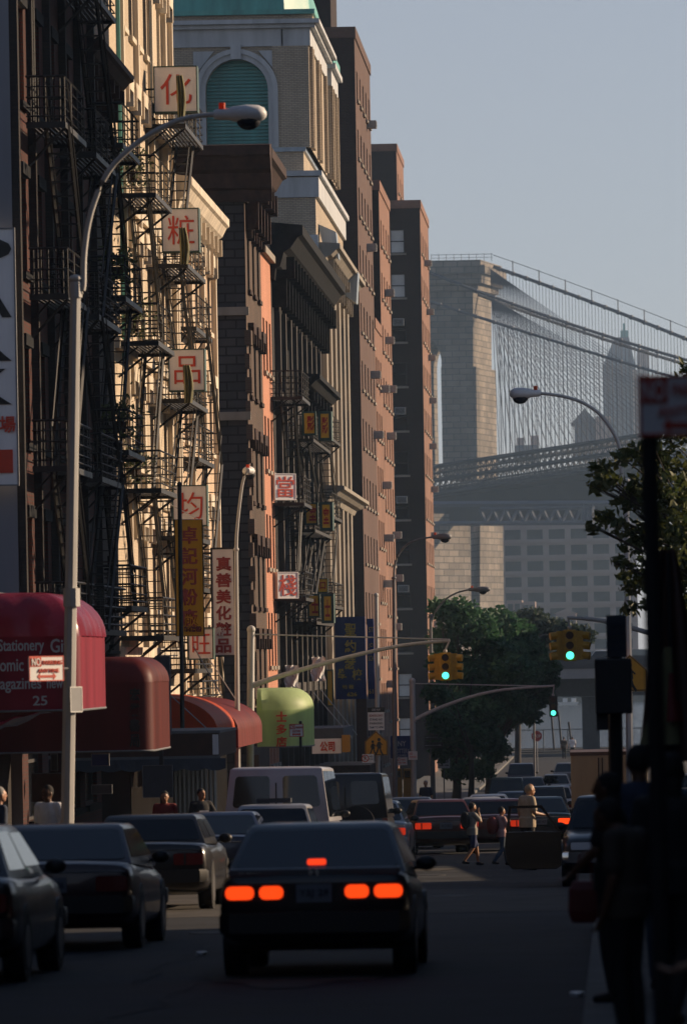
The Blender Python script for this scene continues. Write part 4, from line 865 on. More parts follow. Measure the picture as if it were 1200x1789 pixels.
# ------------------------------------------------------------------ awnings and shop fronts
def ring_plan(x0, x1, y0, y1, d, cr, rib=0.0, nr=0):
    pts = []; xa, ya, yb = x1 - d, y0 + d, y1 - d; r = max(.02, min(cr, (xa - x0) * .9, (yb - ya) / 2 * .98)); N = 22
    def wob(t): return rib * abs(sin(pi * nr * t)) if rib else 0
    for i in range(N): t = i / N; pts.append((x0 + (xa - r - x0) * t, ya - wob(t)))
    for i in range(9): a = -pi / 2 + pi / 2 * i / 8; pts.append((xa - r + r * cos(a), ya + r + r * sin(a)))
    for i in range(1, N): t = i / N; pts.append((xa + wob(t), ya + r + (yb - ya - 2 * r) * t))
    for i in range(9): a = pi / 2 * i / 8; pts.append((xa - r + r * cos(a), yb - r + r * sin(a)))
    pts.append((x0, yb)); return pts
def dome_awning(label, x0, x1, y0, y1, zb, zm, Rr, cr, ms, mt, rib=.03, nr=5, squash=1.0, group=None):
    T = thing('awning', label, 'awning', (x0, (y0 + y1) / 2, zb), group=group)
    b = MB(); ra = ring_plan(x0, x1, y0, y1, 0, cr); b.loft([[(x, y, zb) for x, y in ra], [(x, y, zm) for x, y in ra]], cap=False, closed=False)
    rb = ring_plan(x0, x1 - .03, y0 + .03, y1 - .03, 0, cr); b.loft([[(x, y, zm) for x, y in rb], [(x, y, zb) for x, y in rb]], cap=False, closed=False); sk = b.build('valance', ms, T, smooth=50)
    b = MB(); rings = []
    for k in range(9):
        t = k / 8 * pi / 2; d = Rr * (1 - cos(t)); rings.append([(x, y, zm + Rr * squash * sin(t)) for x, y in ring_plan(x0, x1, y0, y1, d, max(.05, cr - d * .3), rib * cos(t * .9), nr)])
    b.loft(rings, cap=False, closed=False); b.add(rings[-1], [tuple(range(len(rings[-1])))]); b.build('canopy', mt, T, smooth=60)
    b = MB(); b.tube([(x, y, zb) for x, y in ra], .02, 5); b.build('hem_pipe', 'galv_dull', T)
    return T, sk
def bar_awning(label, x0, x1, y0, y1, zb, zt, m, me, ribs=10, curve=.6):
    T = thing('awning', label, 'awning', (x0, (y0 + y1) / 2, zb))
    n = 10; D = x1 - x0; prof = [(x0, zt)] + [(x0 + D * (1 - curve) + D * curve * sin(pi / 2 * i / n), zt - .1 - (zt - zb) * curve * (1 - cos(pi / 2 * i / n))) for i in range(n + 1)] + [(x1, zb)]
    b = MB(); N = ribs * 6; rings = []
    for i in range(N + 1):
        y = y0 + (y1 - y0) * i / N; sag = .035 * abs(sin(pi * ribs * i / N)); rings.append([(x - sag * .8, y, z - sag * .6) if 0 < k < len(prof) - 1 else (x, y, z) for k, (x, z) in enumerate(prof)])
    b.loft(rings, cap=False, closed=False); b.build('canopy', m, T, smooth=40)
    for y in (y0, y1): b = MB(); b.prism(prof + [(x0, zb)], lambda a, c, d: (a, d, c), y - .008, y + .008); b.build('end_panel', me, T)
    return T, prof
y0 = 89.5; x1 = P(131, 1180, y0).x + .1
zb_, zm_ = ZV(60, 1242, y0), ZV(60, 1112, y0)
T, sk = dome_awning('large crimson domed awning with pale lettering over the stationery shop', -12.4, x1, y0, 94.2, zb_, zm_, .78, .25, 'crimson_awn', 'crimson_top', rib=.07, nr=5)
L_ = T.location
for s, u, v, w_, h_ in (('Stationery', 38, 1130, 80, 27), ('Gift', 108, 1128, 38, 24), ('Comic Books', 44, 1161, 116, 23), ('Magazines', 29, 1197, 88, 27), ('new', 97, 1196, 28, 13), ('25', 71, 1224, 25, 17)):
    p = P(u, v, y0); text(sk, s, p.x - L_.x, p.z - L_.z, w_ * y0 / F, h_ * y0 / F, 'grey_ink', y=y0 - L_.y - .01, bold=.012)
y1 = 99.2; xx = P(268, 1240, y1).x
T, sk = dome_awning('dark red domed awning with black characters, right of the crimson one', -12.2, xx, y1, 103.2, ZV(230, 1312, y1), ZV(230, 1192, y1), .5, .3, 'darkred_awn', 'darkred_awn', rib=.03, nr=6)
for i, c in enumerate('宏業書局'):
    p = P(236, 1213 + 27 * i, y1); text(sk, c, p.x - T.location.x, p.z - T.location.z, 18 * y1 / F, 23 * y1 / F, 'black_ink', y=y1 - T.location.y - .01, bold=.03)
ya = 122.4; T, pf = bar_awning('bright orange curved awning behind the low brown shop sign', -12, P(380, 1260, ya).x, ya, 128.2, ZV(360, 1312, ya), ZV(330, 1207, ya), 'orange_awn', 'orange_awn')
ya = 129.5; T, pf = bar_awning('maroon curved awning between the orange and the green awning', -12, P(416, 1260, ya).x, ya, 138.5, ZV(420, 1306, ya), ZV(420, 1213, ya), 'maroon_awn', 'maroon_awn')
ya = 146; xg = P(540, 1250, ya).x
T, sk = dome_awning('light green rounded awning with red characters on the left corner', P(449, 1250, ya).x, xg, ya, 149.8, ZV(495, 1305, ya), ZV(495, 1240, ya), .62, 1.5, 'green_awn', 'green_awn', rib=.02, nr=8)
for i, c in enumerate('士多店'):
    p = P(492, 1252 + 22 * i, ya); text(sk, c, p.x - T.location.x, p.z - T.location.z, 19 * ya / F, 18 * ya / F, 'red_ink', y=ya - T.location.y - .012, bold=.03)
# slate shop board with cloth valance, below the orange awning
ya = 112
T = thing('shop_sign', 'low brown shop board over a slate grey scalloped valance', 'shop sign', (-12, ya, ZV(340, 1340, ya)))
b = MB(); a_, c_ = P(300, 1282, ya), P(386, 1334, ya); b.box(-12, ya, c_.z + .16, c_.x - .02, ya + 5, a_.z); b.build('board', 'brown_board', T)
b = MB(); b.box(-12, ya - .03, a_.z, c_.x, ya + 5, a_.z + .06); b.box(-12, ya - .03, c_.z + .1, c_.x, ya, c_.z + .18); each(b, 'edge_trim', 'galv_dull', T)
b = MB(); n = 24; top = []; bot = []
for i in range(n + 1): x = -12 + (c_.x + .12 + 12) * i / n; top.append((x, ya - .05, c_.z + .12)); bot.append((x, ya - .12, c_.z - .1 - .05 * abs(sin(pi * i / 3))))
b.loft([top, bot], cap=False, closed=False); b.build('valance', 'slate_cloth', T)
b = MB(); b.box(c_.x - .17, ya - .02, c_.z + .2, c_.x - .04, ya + .0, a_.z - .03); b.build('end_strip', 'grey_sign', T)
T = thing('roller_gate', 'sunlit corrugated metal gate behind the boy in the black shirt', 'gate', (-11.9, 114.5, zg(114)))
b = MB(); x = P(322, 1400, 116).x - .2
while x < P(382, 1400, 116).x: b.tube([(x, 116, zg(116) + .1), (x, 116, ZV(350, 1340, 116))], .05, 6); x += .1
b.build('slats', 'cornice_cream', T); b = MB(); b.box(-12, 115.9, ZV(350, 1340, 116), P(384, 1400, 116).x, 116.1, ZV(350, 1334, 116)); b.build('lintel', 'galv_dull', T)
b = MB(); T = thing('tarpaulin', 'blue tarpaulin sagging under the crimson awning', 'tarpaulin', (-12, 91, zb_ - .3)); n = 12; rows = []
for j in range(6): rows.append([(-12.6 + 2.55 * i / n, 90.2 + .5 * j, zb_ - .04 - .28 * sin(pi * min(1, i / n * 1.02)) * (1 - .3 * sin(j * 2.1)) - .03 * sin(i * 2.3 + j)) for i in range(n + 1)])
b.loft(rows, cap=False, closed=False); b.build('sheet', 'blue_tarp', T, smooth=60)
T = thing('utility_cabinet', 'tall slate grey upright panel right of the dark red awning', 'panel', (P(292, 1240, 109).x, 109, zg(109)))
b = MB(); a_, c_ = P(271, 1146, 109), P(299, 1284, 109); b.box(a_.x, 109, c_.z, c_.x, 109.25, a_.z); b.build('panel', 'slate_cloth', T); b = MB(); b.box(a_.x + .05, 109.05, zg(109), a_.x + .13, 109.15, c_.z); b.build('leg', 'pole_dark', T)
# awning stays (thin sunlit rods rising from the awnings to the wall)
def stay(label, Y, pts):
    T = thing('awning_rod', label, 'awning rod', P(*pts[0], Y), group='thin awning support rods'); b = MB(); b.tube([P(u, v, Y) for u, v in pts], .014, 5); b.build('rod', 'galv', T)
stay('long pale rod sloping down to the orange awning, left of the pair', 124, [(338, 1128), (388, 1216)]); stay('long pale rod sloping down to the maroon awning', 130, [(365, 1150), (412, 1222)])
stay('thin rod crossing in front of the fourth white character box', 133, [(262, 862), (348, 908)]); stay('thin dark rod sloping across the orange awning face', 121.8, [(300, 1216), (374, 1284)])
stay('thin rod sloping to the far shop canopy right of the green awning', 170, [(548, 1210), (616, 1290)]); stay('second thin rod beside the far shop canopy right of the green awning', 172, [(560, 1204), (624, 1284)])
# shop fronts under the awnings, far left side
def shop(label, Y0, Y1, X, m, v0, v1, um):
    T = thing('shop_canopy', label, 'canopy', (-12, (Y0 + Y1) / 2, ZV(um, v1, Y0))); b = MB(); b.box(-12, Y0, ZV(um, v1, Y0), X, Y1, ZV(um, v0, Y0)); b.build('canopy', m, T); return T
T = shop('white signboard with red characters and a slate canopy right of the green awning', 166, 173, P(600, 1300, 166).x, 'slate_cloth', 1272, 1290, 580)
psign('', '', '', 165.8, 545, 1291, 596, 1316, 'grey_sign', [('公司', 572, 1304, 26, 18, 'red_ink', .03)], th=.1, T=T)
psign('', '', '', 165.7, 597, 1284, 612, 1314, 'trash_yellow', th=.1, T=T, part='yellow_panel')
T = shop('dark awning box over the shop right of the lottery sign', 206, 214, -9.6, 'brown_board', 1335, 1352, 730)
for lab, u0, v0, u1, v1, Y, m in (('tall pale poster on the shop pillar left of the nearest lamp pole', 90, 1318, 101, 1346, 102, 'slate_cloth'), ('wide dim framed notice board behind the man in the white shirt', 56, 1352, 112, 1400, 102.5, 'brown_board'), ('grey grid notice board under the slate valance', 250, 1338, 302, 1392, 108.5, 'slate_cloth'), ('blue poster sign hanging in the dark shop left of the lamp cables', 161, 1318, 191, 1337, 104, 'blue_cloth'), ('pale notice in the dark shop window under the dark red awning', 161, 1372, 196, 1386, 104.5, 'slate_cloth')):
    psign('poster', lab, 'poster', Y, u0, v0, u1, v1, m, th=.04, frame='galv_dull', fr=.01)
T = thing('string_of_plastic', 'torn white plastic sheet hanging on the dark ornate tenement scaffolding', 'plastic sheet', P(556, 1190, 188))
for u, v in ((556, 1166), (510, 1180)):
    b = MB(); rows = []
    for j in range(7): rows.append([P(u - 12 + 4 * i + 2 * sin(j * 1.3 + i), v - 18 + 7 * j, 188 + .15 * sin(i * 1.7 + j)) for i in range(7)])
    b.loft(rows, cap=False, closed=False); b.build('sheet', 'white_sign', T)
# ------------------------------------------------------------------ vehicles (local: x right, y forward, z up)
def rpoly(p00, p10, p11, p01, inset, off, rad):   # rounded panel on a quad: p00 p10 bottom, p11 p01 top
    p00, p10, p11, p01 = map(Vector, (p00, p10, p11, p01)); nrm = (p10 - p00).cross(p01 - p00).normalized()
    wb, hb = (p10 - p00).length, (p01 - p00).length; iu, iv = inset / max(wb, .01), inset / max(hb, .01); ru, rv = rad / max(wb, .01), rad / max(hb, .01)
    def bl(u, v): return p00.lerp(p10, u).lerp(p01.lerp(p11, u), v) + nrm * off
    out = []
    for cu, cv, a0 in ((1 - iu - ru, iv + rv, -pi / 2), (1 - iu - ru, 1 - iv - rv, 0), (iu + ru, 1 - iv - rv, pi / 2), (iu + ru, iv + rv, pi)):
        for i in range(5): a = a0 + pi / 2 * i / 4; out.append(bl(cu + ru * cos(a), cv + rv * sin(a)))
    return out, nrm
def panel(T, name, q, m, inset=.05, off=.006, rad=.05, flip=False, th=.012):
    pts, n = rpoly(*q, inset, -off if flip else off, rad); b = MB(); b.loft([[p - n * (-th if flip else th) for p in pts], pts]); return b.build(name, m, T, world=False, smooth=30)
def car(label, u, Y, kind='sedan', paint='black', yaw=0.0, lights='off', X=None, W=1.72, L=4.5, H=1.38, cat='car', name='parked_car', group=None, extra=None, detail=1, facing=False, plate=None, dz=0.0):
    if X is None: X = (u - VPX) * Y / F
    T = thing(name, label, cat, (X, Y + (L / 2 if not facing else L / 2), zg(Y + L / 2) + dz), yaw + (pi if facing else 0), group=group)
    sl_ = math.atan((zg(Y + L) - zg(Y)) / L); T.rotation_euler = (sl_ * (-1 if facing else 1), 0, yaw + (pi if facing else 0))
    k = W / 2; pm = 'paint_' + paint
    K = dict(sedan=dict(deck=.94, hood=.92, belt=.90, rb=.42, rr=1.12, rf=1.75, wb=1.25, hb=.90, hr=.66, tail=.50),
             boxy=dict(deck=.95, hood=.93, belt=.90, rb=.72, rr=1.12, rf=1.9, wb=1.45, hb=.91, hr=.72, tail=.5),
             coupe=dict(deck=.93, hood=.84, belt=.86, rb=.40, rr=1.12, rf=1.95, wb=1.3, hb=.94, hr=.75, tail=.5),
             hatch=dict(deck=.86, hood=.9, belt=.88, rb=.06, rr=.5, rf=1.7, wb=1.2, hb=.91, hr=.7, tail=.5),
             wagon=dict(deck=.9, hood=.95, belt=.92, rb=.05, rr=.28, rf=1.9, wb=1.45, hb=.93, hr=.78, tail=.6),
             van=dict(deck=1.12, hood=1.12, belt=1.12, rb=.01, rr=.10, rf=1.25, wb=.7, hb=.965, hr=.84, tail=.7))[kind]
    tail = -L / 2; nose = L / 2; d, h = K['deck'], K['hood']; bel = K['belt']
    st = [(tail, .90, .42, d - .10), (tail + .03, .955, .34, d - .03), (tail + .10, .98, .30, d - .005), (tail + .5, 1.0, .24, d), (tail + 1.1, 1.0, .21, (d + bel) / 2), (0, 1.0, .20, bel), (nose - 1.3, 1.0, .20, h), (nose - .55, .985, .22, h - .06), (nose - .16, .96, .28, h - .13), (nose - .03, .91, .34, h - .2), (nose, .86, .40, h - .28)]
    def ring(y, f, zb, zt):
        w_ = k * f; hh = zt - zb
        r = [(0, zb), (w_ * .8, zb), (w_ * .95, zb + .06), (w_ * .995, zb + .22 * hh), (w_, zb + .5 * hh), (w_ * .985, zb + .75 * hh), (w_ * .955, zt - .05), (w_ * .90, zt - .012), (w_ * .78, zt + .004), (w_ * .4, zt + .02), (0, zt + .025)]
        return [(x, y, z) for x, z in r] + [(-x, y, z) for x, z in r[-2:0:-1]]
    b = MB(); b.loft([ring(*s) for s in st]); body = b.build('body', pm, T, world=False, smooth=42)
    # greenhouse
    yr0, yr1, yf1, yf0 = tail + K['rb'], tail + K['rr'], nose - K['rf'], nose - K['wb']; zb_ = bel - .04; zr = d - .02 if kind not in ('van',) else d - .04
    hb, hr = k * K['hb'], k * K['hr']; zt = H - .045
    def gr(y0, y1, w_, z0, z1=None): z1 = z0 if z1 is None else z1; return [(-w_, y0, z0), (w_, y0, z0), (w_, (y0 + y1) / 2, (z0 + z1) / 2), (w_, y1, z1), (-w_, y1, z1), (-w_, (y0 + y1) / 2, (z0 + z1) / 2)]
    b = MB(); b.loft([gr(yr0, yf0, hb, zr, h - .03), gr(yr1, yf1, hr, zt), gr(yr1 + .07, yf1 - .1, hr * .93, H - .012), gr(yr1 + .25, yf1 - .3, hr * .7, H)]); cab = b.build('cabin', pm, T, world=False, smooth=35, bevel=.018 if detail else 0)
    nr = 2 if kind == 'van' else 1
    for i in range(nr):
        q0, q1 = i / nr, (i + 1) / nr; l = lambda w_, t: -w_ + 2 * w_ * t
        z0_ = zr + (.02 if kind != 'van' else .16); t0 = (z0_ - zr) / (zt - zr); ww = hb + (hr - hb) * t0; yy = yr0 + (yr1 - yr0) * t0
        rw = panel(T, 'rear_window', ((l(ww, q0), yy, z0_), (l(ww, q1), yy, z0_), (l(hr, q1), yr1, zt), (l(hr, q0), yr1, zt)), 'carglass', inset=.055 if kind != 'van' else .13, rad=.07, off=.008)
    panel(T, 'windshield', ((hb, yf0, h - .02), (-hb, yf0, h - .02), (-hr, yf1, zt), (hr, yf1, zt)), 'carglass', inset=.06, rad=.07, off=.008)
    nside = 2 if kind not in ('van', 'coupe') else (3 if kind == 'van' else 1)
    zs0, zs1 = zr + .04, zt - .0; ts = .04 / (zt - zr)
    for s in (-1, 1):
        for i in range(nside):
            a0, a1 = i / nside, (i + 1) / nside
            if kind == 'van' and i < 1 and not extra: pass
            wb_ = (hb + (hr - hb) * ts) * s; A = yr0 + .12 + (yf0 - .06 - yr0 - .12) * a0; B_ = yr0 + .12 + (yf0 - .06 - yr0 - .12) * a1; C = yr1 + (yf1 - yr1) * a1; D = yr1 + (yf1 - yr1) * a0
            panel(T, 'side_window', ((wb_, A, zs0), (wb_, B_, zs0), (hr * s, C, zs1), (hr * s, D, zs1)), 'carglass', inset=.05, rad=.05, off=.008, flip=s < 0)
    # wheels
    for sx in (-1, 1):
        for yw in (tail + .95, nose - .85):
            rw_ = .31 if kind not in ('van', 'suv') else .36; x0, x1 = sx * (k - .20), sx * (k + .005)
            b = MB(); c0, c1 = (x0, yw, rw_), (x1, yw, rw_); b.loft([b.ring(c0, (1, 0, 0), rw_ * .62, 20), b.ring(c0, (1, 0, 0), rw_ * .95, 20), b.ring((x0 + .03 * sx, yw, rw_), (1, 0, 0), rw_, 20), b.ring((x1 - .03 * sx, yw, rw_), (1, 0, 0), rw_, 20), b.ring(c1, (1, 0, 0), rw_ * .93, 20), b.ring(c1, (1, 0, 0), rw_ * .64, 20)]); wh = b.build('wheel', 'rubber', T, world=False, smooth=40)
            b = MB(); b.tube([(x1 - .05 * sx, yw, rw_), (x1 + .004 * sx, yw, rw_)], rw_ * .63, 16); b.build('rim', 'rim', wh, world=False)
            b = MB(); b.tube([(sx * (k - .12), yw, rw_ + .03), (sx * (k + .002), yw, rw_ + .03)], rw_ * 1.14, 20); b.build('wheel_arch', 'trim', T, world=False)
    # bumpers
    for sgn, yy in ((-1, tail), (1, nose)):
        b = MB(); z0, z1 = .40, .58; prof = [(k * .99, yy - sgn * .28), (k * .985, yy - sgn * .02), (k * .88, yy + sgn * .07), (0, yy + sgn * .10), (-k * .88, yy + sgn * .07), (-k * .985, yy - sgn * .02), (-k * .99, yy - sgn * .28)]
        b.loft([[(x * .985, y, z0) for x, y in prof], [(x, y, z0 + .03) for x, y in prof], [(x, y, z1 - .03) for x, y in prof], [(x * .985, y, z1) for x, y in prof]]); b.build('bumper', 'trim' if paint != 'silver' and not facing else ('chrome' if facing else pm), T, world=False, smooth=40)
    # lamps
    ly = tail - .008; zl = d - .22; on = dict(off='tail_off', dim='tail_dim', on='tail_on')[lights]
    if extra == 'coupe_lamps':
        zl = .755; hl = .062
        b = MB(); b.box(-k * .93, tail - .004, zl - hl - .015, k * .93, tail + .05, zl + hl + .02); b.build('lamp_strip', 'trim', T, world=False)
        for x0, x1 in ((-.79, -.53), (-.49, -.27), (.27, .49), (.53, .79)):
            panel(T, 'taillight', ((x0 * k / .86, tail - .006, zl - hl), (x1 * k / .86, tail - .006, zl - hl), (x1 * k / .86, tail - .006, zl + hl), (x0 * k / .86, tail - .006, zl + hl)), on, inset=.004, rad=.05, off=.015, th=.02)
        b = MB(); b.box(-k * .88, tail + .02, d - .035, k * .88, tail + .36, d + .035); b.build('spoiler', 'paint_grey', T, world=False, bevel=.012)
        p_ = panel(T, 'high_brake_light', ((-.085, tail + .46, d + .055), (.085, tail + .46, d + .055), (.085, tail + .5, d + .105), (-.085, tail + .5, d + .105)), 'brake_on', inset=.002, rad=.02, off=.01)
        o = text(T, 'H', 0, d - .002, .085, .06, 'badge', y=tail + .015, bold=.02, name='badge'); text(T, 'SI 4WS', -k * .66, d - .0, .2, .022, 'badge', y=tail + .015, name='badge')
    elif kind == 'van':
        for s in (-1, 1): panel(T, 'taillight', ((s * k * .9 - .06, ly, .72), (s * k * .9 + .06, ly, .72), (s * k * .9 + .06, ly, 1.08), (s * k * .9 - .06, ly, 1.08)), on, inset=.004, rad=.02, off=.02, th=.03)
        b = MB(); b.box(-.012, tail - .012, .5, .012, tail + .02, H - .3); b.build('door_seam', 'trim', T, world=False)
    else:
        wl = .42 if kind == 'boxy' else .34
        for s in (-1, 1):
            x0, x1 = (s * k * .93, s * (k * .93 - wl)); x0, x1 = min(x0, x1), max(x0, x1)
            panel(T, 'taillight', ((x0, ly, zl - .09), (x1, ly, zl - .09), (x1, ly, zl + .08), (x0, ly, zl + .08)), on, inset=.004, rad=.03, off=.02, th=.03)
            if kind == 'boxy': b = MB(); b.box(x0 + .15, ly - .032, zl - .08, x0 + .18, ly - .03, zl + .07); b.build('lamp_divider', 'trim', T, world=False)
        b = MB(); b.box(-k * .9, tail - .02, d - .1, k * .9, tail + .01, d - .085); b.build('trunk_strip', 'chrome', T, world=False)
    zp = {'van': .62}.get(kind, zl - .01)
    b = MB(); b.box(-.155, tail - .03, zp - .08, .155, tail + .02, zp + .08); pl = b.build('licence_plate', 'plate', T, world=False)
    text(pl, plate or random.choice(['4KD 812', 'N7P 306', '2HR 59L', 'W81 4CT']), 0, zp, .26, .07, 'plate_ink', y=tail - .032)
    for s in (-1, 1):
        b = MB(); ym = yf0 - .18; b.ball((s * (k + .03), ym, bel + .09), .10, .05, .07, 10, 6); b.box(min(s * k * .9, s * (k + .06)), ym - .02, bel + .03, max(s * k * .9, s * (k + .06)), ym + .03, bel + .07); b.build('mirror', 'trim', T, world=False, smooth=50)
        panel(T, 'headlight', ((s * k * .62 + .2, nose - .0, h - .33), (s * k * .62 - .2, nose - .0, h - .33), (s * k * .62 - .2, nose - .03, h - .2), (s * k * .62 + .2, nose - .03, h - .2)), 'headlamp', inset=.004, rad=.03, off=.02, th=.04)
    b = MB()
    for i in range(4): b.box(-k * .36, nose - .01, h - .32 + .035 * i, k * .36, nose + .03, h - .305 + .035 * i)
    b.build('grille', 'chrome' if facing else 'trim', T, world=False)
    if extra == 'spare': 
        b = MB(); c = (.25, tail - .16, .98); b.loft([b.ring((.25, tail, .98), (0, 1, 0), .3, 20), b.ring((.25, tail - .03, .98), (0, 1, 0), .36, 20), b.ring((.25, tail - .19, .98), (0, 1, 0), .36, 20), b.ring((.25, tail - .22, .98), (0, 1, 0), .3, 20)]); b.build('spare_wheel', 'rubber', T, world=False, smooth=40)
    if extra == 'rack':
        b = MB(); b.box(-.3, yr1 + .35, H + .02, .3, yr1 + .6, H + .1); b.build('roof_sign', 'slate_cloth', T, world=False)
    if extra == 'wiper':
        b = MB(); b.tube([(0, yr0 + .02, zr + .06), (.3, yr0 + .1, zr + .14)], .01, 5); b.build('wiper', 'trim', T, world=False)
    if extra == 'open_door':
        hx = k * .99; b = MB(); yh = nose - 1.35; fn = lambda a, c, d: (hx + a * .9, yh - a * .42 + d, c)
        b.prism([(.02, .34), (.12, .28), (.95, .28), (1.05, .4), (1.08, .7), (1.06, .9), (.5, .915), (.02, .9)], fn, -.07, 0); dr = b.build('open_door', pm, T, world=False, bevel=.012)
        b = MB(); b.prism([(.02, .905), (.07, .905), (.40, H - .2), (.95, H - .2), (1.0, .905), (1.05, .905), (1.0, H - .16), (.38, H - .15)], fn, -.055, -.02); b.build('window_frame', pm, dr, world=False)
        b = MB(); b.prism([(.2, .74), (.9, .76), (.9, .73), (.2, .71)], fn, -.078, -.07); b.prism([(.75, .80), (.92, .805), (.92, .775), (.75, .77)], fn, -.085, -.07); each(b, 'door_trim', 'chrome', dr, world=False)
    return T
# the queue seen from behind, nearest first
car('black coupe with four glowing orange tail lamps in the middle of the road', 541, 45, 'coupe', 'black', lights='on', extra='coupe_lamps', W=1.70, L=4.4, H=1.36, name='car', plate='Y5J 2F')
car('dark car cut by the left edge of the picture, nearest on the left', -158, 44.5, 'sedan', 'black', W=1.75, L=4.5, H=1.4)
car('dark maroon sedan with glinting rear corner, in front of the lamp pole on the left', 84, 54, 'coupe', 'wine', W=1.72, L=4.4, H=1.34)
car('black sedan with a dim red reflector strip, behind the maroon one on the left', 246, 72, 'boxy', 'black', W=1.78, L=4.6, H=1.36)
car('dark blue car mostly hidden between the black sedan and the black coupe', 372, 84, 'sedan', 'navy', W=1.66, L=4.1, H=1.34)
car('pale silver car with a small roof box, in front of the white van', 468, 89.2, 'hatch', 'silver', W=1.68, L=3.9, H=1.44, extra='rack')
car('white van with two dark rear windows, standing by the left kerb', 478, 94.5, 'van', 'vangrey', W=2.02, L=5.2, H=2.12, cat='van', name='van')
car('black off road wagon with a spare wheel on its back, right of the white van', 598, 105, 'van', 'black', W=1.8, L=4.2, H=2.02, cat='van', name='off_road_car', extra='spare')
car('silver sedan with sunlit right flank, behind the black off road wagon', 640, 115.5, 'sedan', 'silver', W=1.75, L=4.5, H=1.42, lights='dim')
car('maroon boxy sedan turning at the crossing, behind the boy in shorts', 752, 130, 'boxy', 'redbrown', yaw=R(8), W=1.70, L=4.5, H=1.40, lights='dim', name='car', extra='')
car('grey sedan with a pale roof directly beyond the maroon boxy sedan', 708, 143, 'sedan', 'grey', W=1.7, L=4.4, H=1.45)
car('dark sedan with chrome trim behind the child with the red bag', 858, 134, 'boxy', 'maroon', W=1.8, L=4.7, H=1.38, lights='dim', name='car')
car('dark green car with red lamps glowing behind the standing man', 940, 141, 'sedan', 'green', W=1.72, L=4.4, H=1.4, lights='on', name='car')
FAR = 'far parked cars and queue towards the river'
for lab, u, Y, kd, pt, H_ in (('silver roofed car far along the left kerb, nearest of the distant row', 834, 157, 'sedan', 'silver', 1.38), ('white topped car just beyond the silver roofed one along the left kerb', 846, 168, 'sedan', 'white', 1.42), ('dark wagon beyond the standing man, filling the right lane', 945, 177, 'wagon', 'black', 1.62),
                              ('small blue car behind the white topped car on the left', 890, 188, 'sedan', 'bluegrey', 1.4), ('dark sedan with a pale roof in the right lane before the beige truck', 962, 200, 'boxy', 'white', 1.5), ('dark blue green wagon far along the left kerb, tall and boxy', 880, 226, 'wagon', 'green', 1.7),
                              ('black sedan in the middle of the far road', 922, 252, 'sedan', 'grey', 1.45), ('silver grey sedan at the far end of the right lane', 966, 262, 'sedan', 'silver', 1.45), ('grey car at the very end of the road, left of the beige truck', 985, 305, 'sedan', 'grey', 1.5), ('dim small car at the far end on the left, under the trees', 906, 300, 'wagon', 'navy', 1.6)):
    car(lab, u, Y, kd, pt, H=H_, detail=0, group=FAR, lights='off')
car('black car facing the camera with an open door, right of the standing man', 1072, 84, 'boxy', 'black', W=1.84, L=4.7, H=1.50, facing=True, extra='open_door', dz=.0)
car('white car far off at the right edge of the picture', 1200, 240, 'wagon', 'white', W=1.8, H=1.6, detail=0)
# beige box truck
Yt = 160; a_, c_ = P(996, 1316, Yt), P(1131, 1400, Yt); z0 = zg(Yt)
T = thing('box_truck', 'beige box truck with a latched rear door, parked beyond the black facing car', 'truck', ((a_.x + c_.x) / 2, Yt + 2.5, z0))
b = MB(); b.box(a_.x, Yt, z0 + .75, c_.x, Yt + 4.6, a_.z); b.build('cargo_box', 'truck_body', T, bevel=.03)
b = MB(); b.box(a_.x + .08, Yt - .015, z0 + .85, (a_.x + c_.x) / 2 - .02, Yt - .002, a_.z - .1); b.box((a_.x + c_.x) / 2 + .02, Yt - .015, z0 + .85, c_.x - .08, Yt - .002, a_.z - .1); each(b, 'rear_door', 'truck_body', T)
b = MB(); xm = P(1045, 1350, Yt).x
for q in (0, .12): b.tube([(xm + q, Yt - .04, z0 + .9), (xm + q, Yt - .04, a_.z - .15)], .022, 6)
b.box(xm - .08, Yt - .06, a_.z - 1.0, xm + .2, Yt - .03, a_.z - .85); each(b, 'lock_rod', 'cornice_brown', T)
b = MB(); b.box(a_.x - .02, Yt - .03, a_.z - .08, c_.x + .02, Yt + 4.62, a_.z + .03); b.build('roof_edge', 'brown_board', T)
b = MB(); b.box(a_.x + .1, Yt + 4.7, z0 + .5, c_.x - .1, Yt + 6.4, z0 + 2.2); b.build('cab', 'paint_white', T, bevel=.1); b = MB(); b.box(a_.x + .3, Yt + .2, z0 + .45, c_.x - .3, Yt + 6.2, z0 + .75); b.build('chassis', 'trim', T)
for sx in (a_.x + .25, c_.x - .25):
    for yy in (Yt + 1.1, Yt + 5.5): b = MB(); b.tube([(sx - .12, yy, z0 + .42), (sx + .12, yy, z0 + .42)], .42, 18); b.build('wheel', 'rubber', T)
# a thrown white scrap of paper near the kerb
for lab, u, v, Y in (('small white scrap of paper lying on the road by the near right kerb', 1007, 1734, 40), ('crumpled pale litter lying on the road left of the black coupe', 352, 1640, 52)):
    x = P(u, v, Y).x; T = thing('litter', lab, 'litter', (x, Y, zg(Y))); b = MB(); n = 7; random.seed(3); b.loft([[(x + .05 * cos(2 * pi * i / n) * random.uniform(.7, 1.3), Y + .12 * sin(2 * pi * i / n), zg(Y) + .004 + .03 * j) for i in range(n)] for j in range(2)]); b.build('paper', 'white_sign', T)
